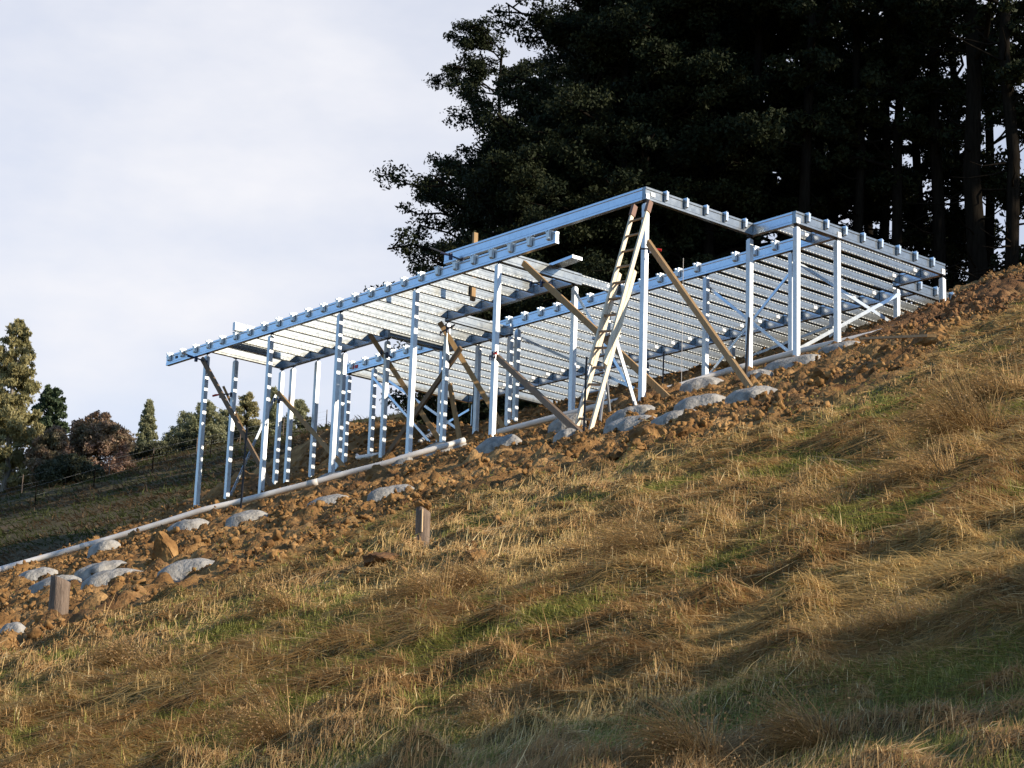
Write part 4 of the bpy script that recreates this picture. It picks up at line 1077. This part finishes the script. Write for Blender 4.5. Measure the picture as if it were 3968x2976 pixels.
# trees uphill to the right whose shadow crosses the foreground
for x, y, s, key in ((35.0, -7.0, .62, 'shade'), (46.0, -11.5, .62, 'shade')):
    put_tree('forest_tree', key, x, y, base_z(x, y), s, x, 'dark evergreen tree standing uphill outside the wood', group='trees uphill of the slope')

# dark scrub under the house on the ridge
for px, D, s, lab in ((1030, 52, .45, 'dark scrub bush seen under the house behind the props'), (1120, 54, .42, 'dark scrub bush seen under the house left of the ladder'), (935, 60, .46, 'dark scrub bush behind the clay heap under the house'), (1180, 53, .30, 'low dark scrub bush behind the foot of the post by the ladder')):
    p = at(px, 900, D)
    put_tree('scrub_bush', 'young', p[0], p[1], base_z(p[0], p[1]) - .3, s, px, lab, 'bush', 'dark scrub on the ridge')

# --- trees along the far edge of the field
def far_tree(name, px, py_base, py_top, D, shape, width, leaf, label, cat='tree', n=9000, size=.16, bark='bark', seed=1, droop=0.0):
    """shape: radius of the crown (share of its half width) at heights 0..1"""
    rng = np.random.default_rng(seed)
    b = at(px, py_base, D); t = at(px, py_top, D); H = t[2] - b[2]
    z0 = float(field_z(np.array([b[0]]), np.array([b[1]]))[0]) - .2
    H = t[2] - z0
    hw = width / 2 * 1.7939 * D * 1.02 / F
    o = bpy.data.objects.new(name, None); COL.objects.link(o); o.location = (b[0], b[1], z0)
    tag(o, label, cat, 'trees along the far edge of the field')
    hs = np.array([a for a, _ in shape]); rs = np.array([c for _, c in shape])
    cen = []; rad = []; limbs = []
    k = 7; zt = np.linspace(0, 1, k); tr = np.stack([rng.normal(0, .05 * hw, k), rng.normal(0, .05 * hw, k), zt * H * .96], 1); tr[0, :2] = 0
    limbs.append((tr, (.05 + .018 * H) * (1 - .9 * zt)))
    N_ = int(110 + 14 * H)
    for i in range(N_):
        f = hs[0] + (hs[-1] - hs[0]) * rng.random() ** .9
        R_ = np.interp(f, hs, rs) * hw; a = rng.uniform(0, 2 * np.pi); q = R_ * math.sqrt(rng.uniform(.02, 1.0)) * rng.uniform(.8, 1.06)
        c = np.array([math.cos(a) * q, math.sin(a) * q, f * H]); cen.append(c); rad.append(max(.22, R_ * rng.uniform(.14, .30)))
        if i % 7 == 0: limbs.append((curve_pts([np.interp(f * .85, zt, tr[:, 0]), np.interp(f * .85, zt, tr[:, 1]), f * H * .85], c, .1, rng, 4), np.linspace(.05, .012, 4)))
    V, Fq = leaf_cloud(cen, rad, int(n * 2.6), size * .66, rng, .75, droop, .85, .38 if droop else .5)
    link('trunk', wood_mesh('trunk_mesh', limbs, M[bark]), o); link('crown', fast_mesh('crown_mesh', V, Fq, M[leaf]), o)
    return o
GUM = [(.06, .8), (.3, 1.0), (.5, .92), (.7, .74), (.85, .6), (.95, .4), (1, .2)]
CON = [(.05, .9), (.3, 1.0), (.6, .9), (.85, .7), (1, .3)]
ROUND = [(.02, .95), (.3, 1.0), (.6, .92), (.85, .6), (1, .2)]
SPIRE = [(.02, 1.0), (.25, .95), (.45, .72), (.65, .5), (.85, .28), (1, .06)]
OVAL = [(.02, .9), (.3, 1.0), (.6, .88), (.85, .55), (1, .18)]
BUSH = [(0, 1), (.4, 1.0), (.8, .6), (1, .25)]
far_tree('gum_tree', 8, 1045, 690, 126, GUM, 140, 'leaf_gum', 'tall olive brown gum tree cut by the left edge', n=15000, size=.19, bark='bark_pale', seed=11, droop=1.4)
far_tree('conifer', 98, 1030, 836, 134, CON, 84, 'leaf_conifer', 'dark green conifer between the gum tree and the russet tree', n=11000, seed=12, size=.17)
far_tree('russet_tree', 203, 1035, 895, 127, ROUND, 172, 'leaf_russet', 'broad round russet tree at the edge of the far field', n=15000, seed=13, size=.15)
far_tree('russet_tree', 112, 1038, 925, 124, ROUND, 110, 'leaf_russet', 'smaller russet and green bush in front of the dark conifer', n=9000, seed=14, size=.15)
far_tree('shrub', 150, 1040, 985, 122, BUSH, 150, 'leaf_dark', 'low dark green hedge bush under the russet tree', 'bush', n=8000, seed=15, size=.14)
far_tree('slender_tree', 312, 1000, 866, 138, SPIRE, 62, 'leaf_olive', 'slender grey green spire shaped tree alone between two gaps of sky', n=6500, seed=16, size=.13, droop=.8)
for i, (px, pb, pt, w_, lf, sh, lab) in enumerate(((290, 1006, 962, 90, 'leaf_dark', BUSH, 'low dark bush at the foot of the slender spire tree'), (350, 1000, 958, 60, 'leaf_olive', BUSH, 'small pale bush right of the slender spire tree'), (395, 985, 893, 96, 'leaf_olive', ROUND, 'olive tree left of the leftmost steel post'),
                                  (438, 980, 868, 96, 'leaf_olive', OVAL, 'olive tree right behind the leftmost steel post'), (480, 975, 886, 100, 'leaf_olive', ROUND, 'olive tree just right of the leftmost steel post'), (528, 972, 850, 88, 'leaf_gum', OVAL, 'taller pale tree behind the crossing props'),
                                  (425, 985, 935, 130, 'leaf_dark', BUSH, 'dark hedge bush along the field edge behind the first post'), (600, 965, 905, 50, 'leaf_dark', ROUND, 'dark bush between two posts behind the navy clamp'), (640, 962, 866, 74, 'leaf_olive', OVAL, 'brownish pointed tree behind the tan prop'), (585, 960, 840, 34, 'leaf_olive', SPIRE, 'thin bare twigged sapling behind the second post'),
                                  (548, 968, 925, 70, 'leaf_dark', BUSH, 'dark low bush behind the second deck post'), (660, 950, 905, 60, 'leaf_dark', BUSH, 'dark bush left of the big clay heap'), (330, 1004, 968, 150, 'leaf_dark', BUSH, 'long low dark hedge along the field edge left of the posts'), (500, 975, 928, 150, 'leaf_dark', BUSH, 'long low dark hedge along the field edge between the posts'))):
    far_tree('field_tree' if pb - pt > 60 else 'shrub', px, pb, pt, 134 + (i % 3) * 3, sh, w_, lf, lab, 'tree' if pb - pt > 60 else 'bush', n=5200, seed=30 + i, size=.15, droop=.6)

# --- fences in the field
def fence(px0, px1, D0, D1, n, label, tops):
    o = None
    pts = []
    for i in range(n):
        t = i / (n - 1); D = D0 + (D1 - D0) * t
        p = at(px0 + (px1 - px0) * t, 1000, D); z = float(field_z(np.array([p[0]]), np.array([p[1]]))[0])
        pts.append((p[0], p[1], z))
    o = bpy.data.objects.new('wire_fence', None); COL.objects.link(o); o.location = pts[0]
    tag(o, label, 'fence')
    q0 = np.array(pts[0])
    for p in pts:
        q = np.array(p) - q0
        me = wood_mesh('post_mesh', [(np.array([q + (0, 0, -.3), q + (0, 0, .6), q + (0, 0, 1.1)]), np.array([.035, .032, .03]))], M['bark' if not tops else 'stump'])
        link('fence_post', me, o)
    for h in (.5, 1.0):
        pp = np.array([np.array(p) - q0 + (0, 0, h) for p in pts]); link('wire', wood_mesh('wire_mesh', [(pp, np.full(len(pp), .0045))], M['wire']), o)
    return o
fence(-40, 700, 118, 131, 9, 'wire fence with wooden posts in front of the far trees', True)
fence(-40, 700, 108, 126, 7, 'lower wire fence with dark posts crossing the far field', False)
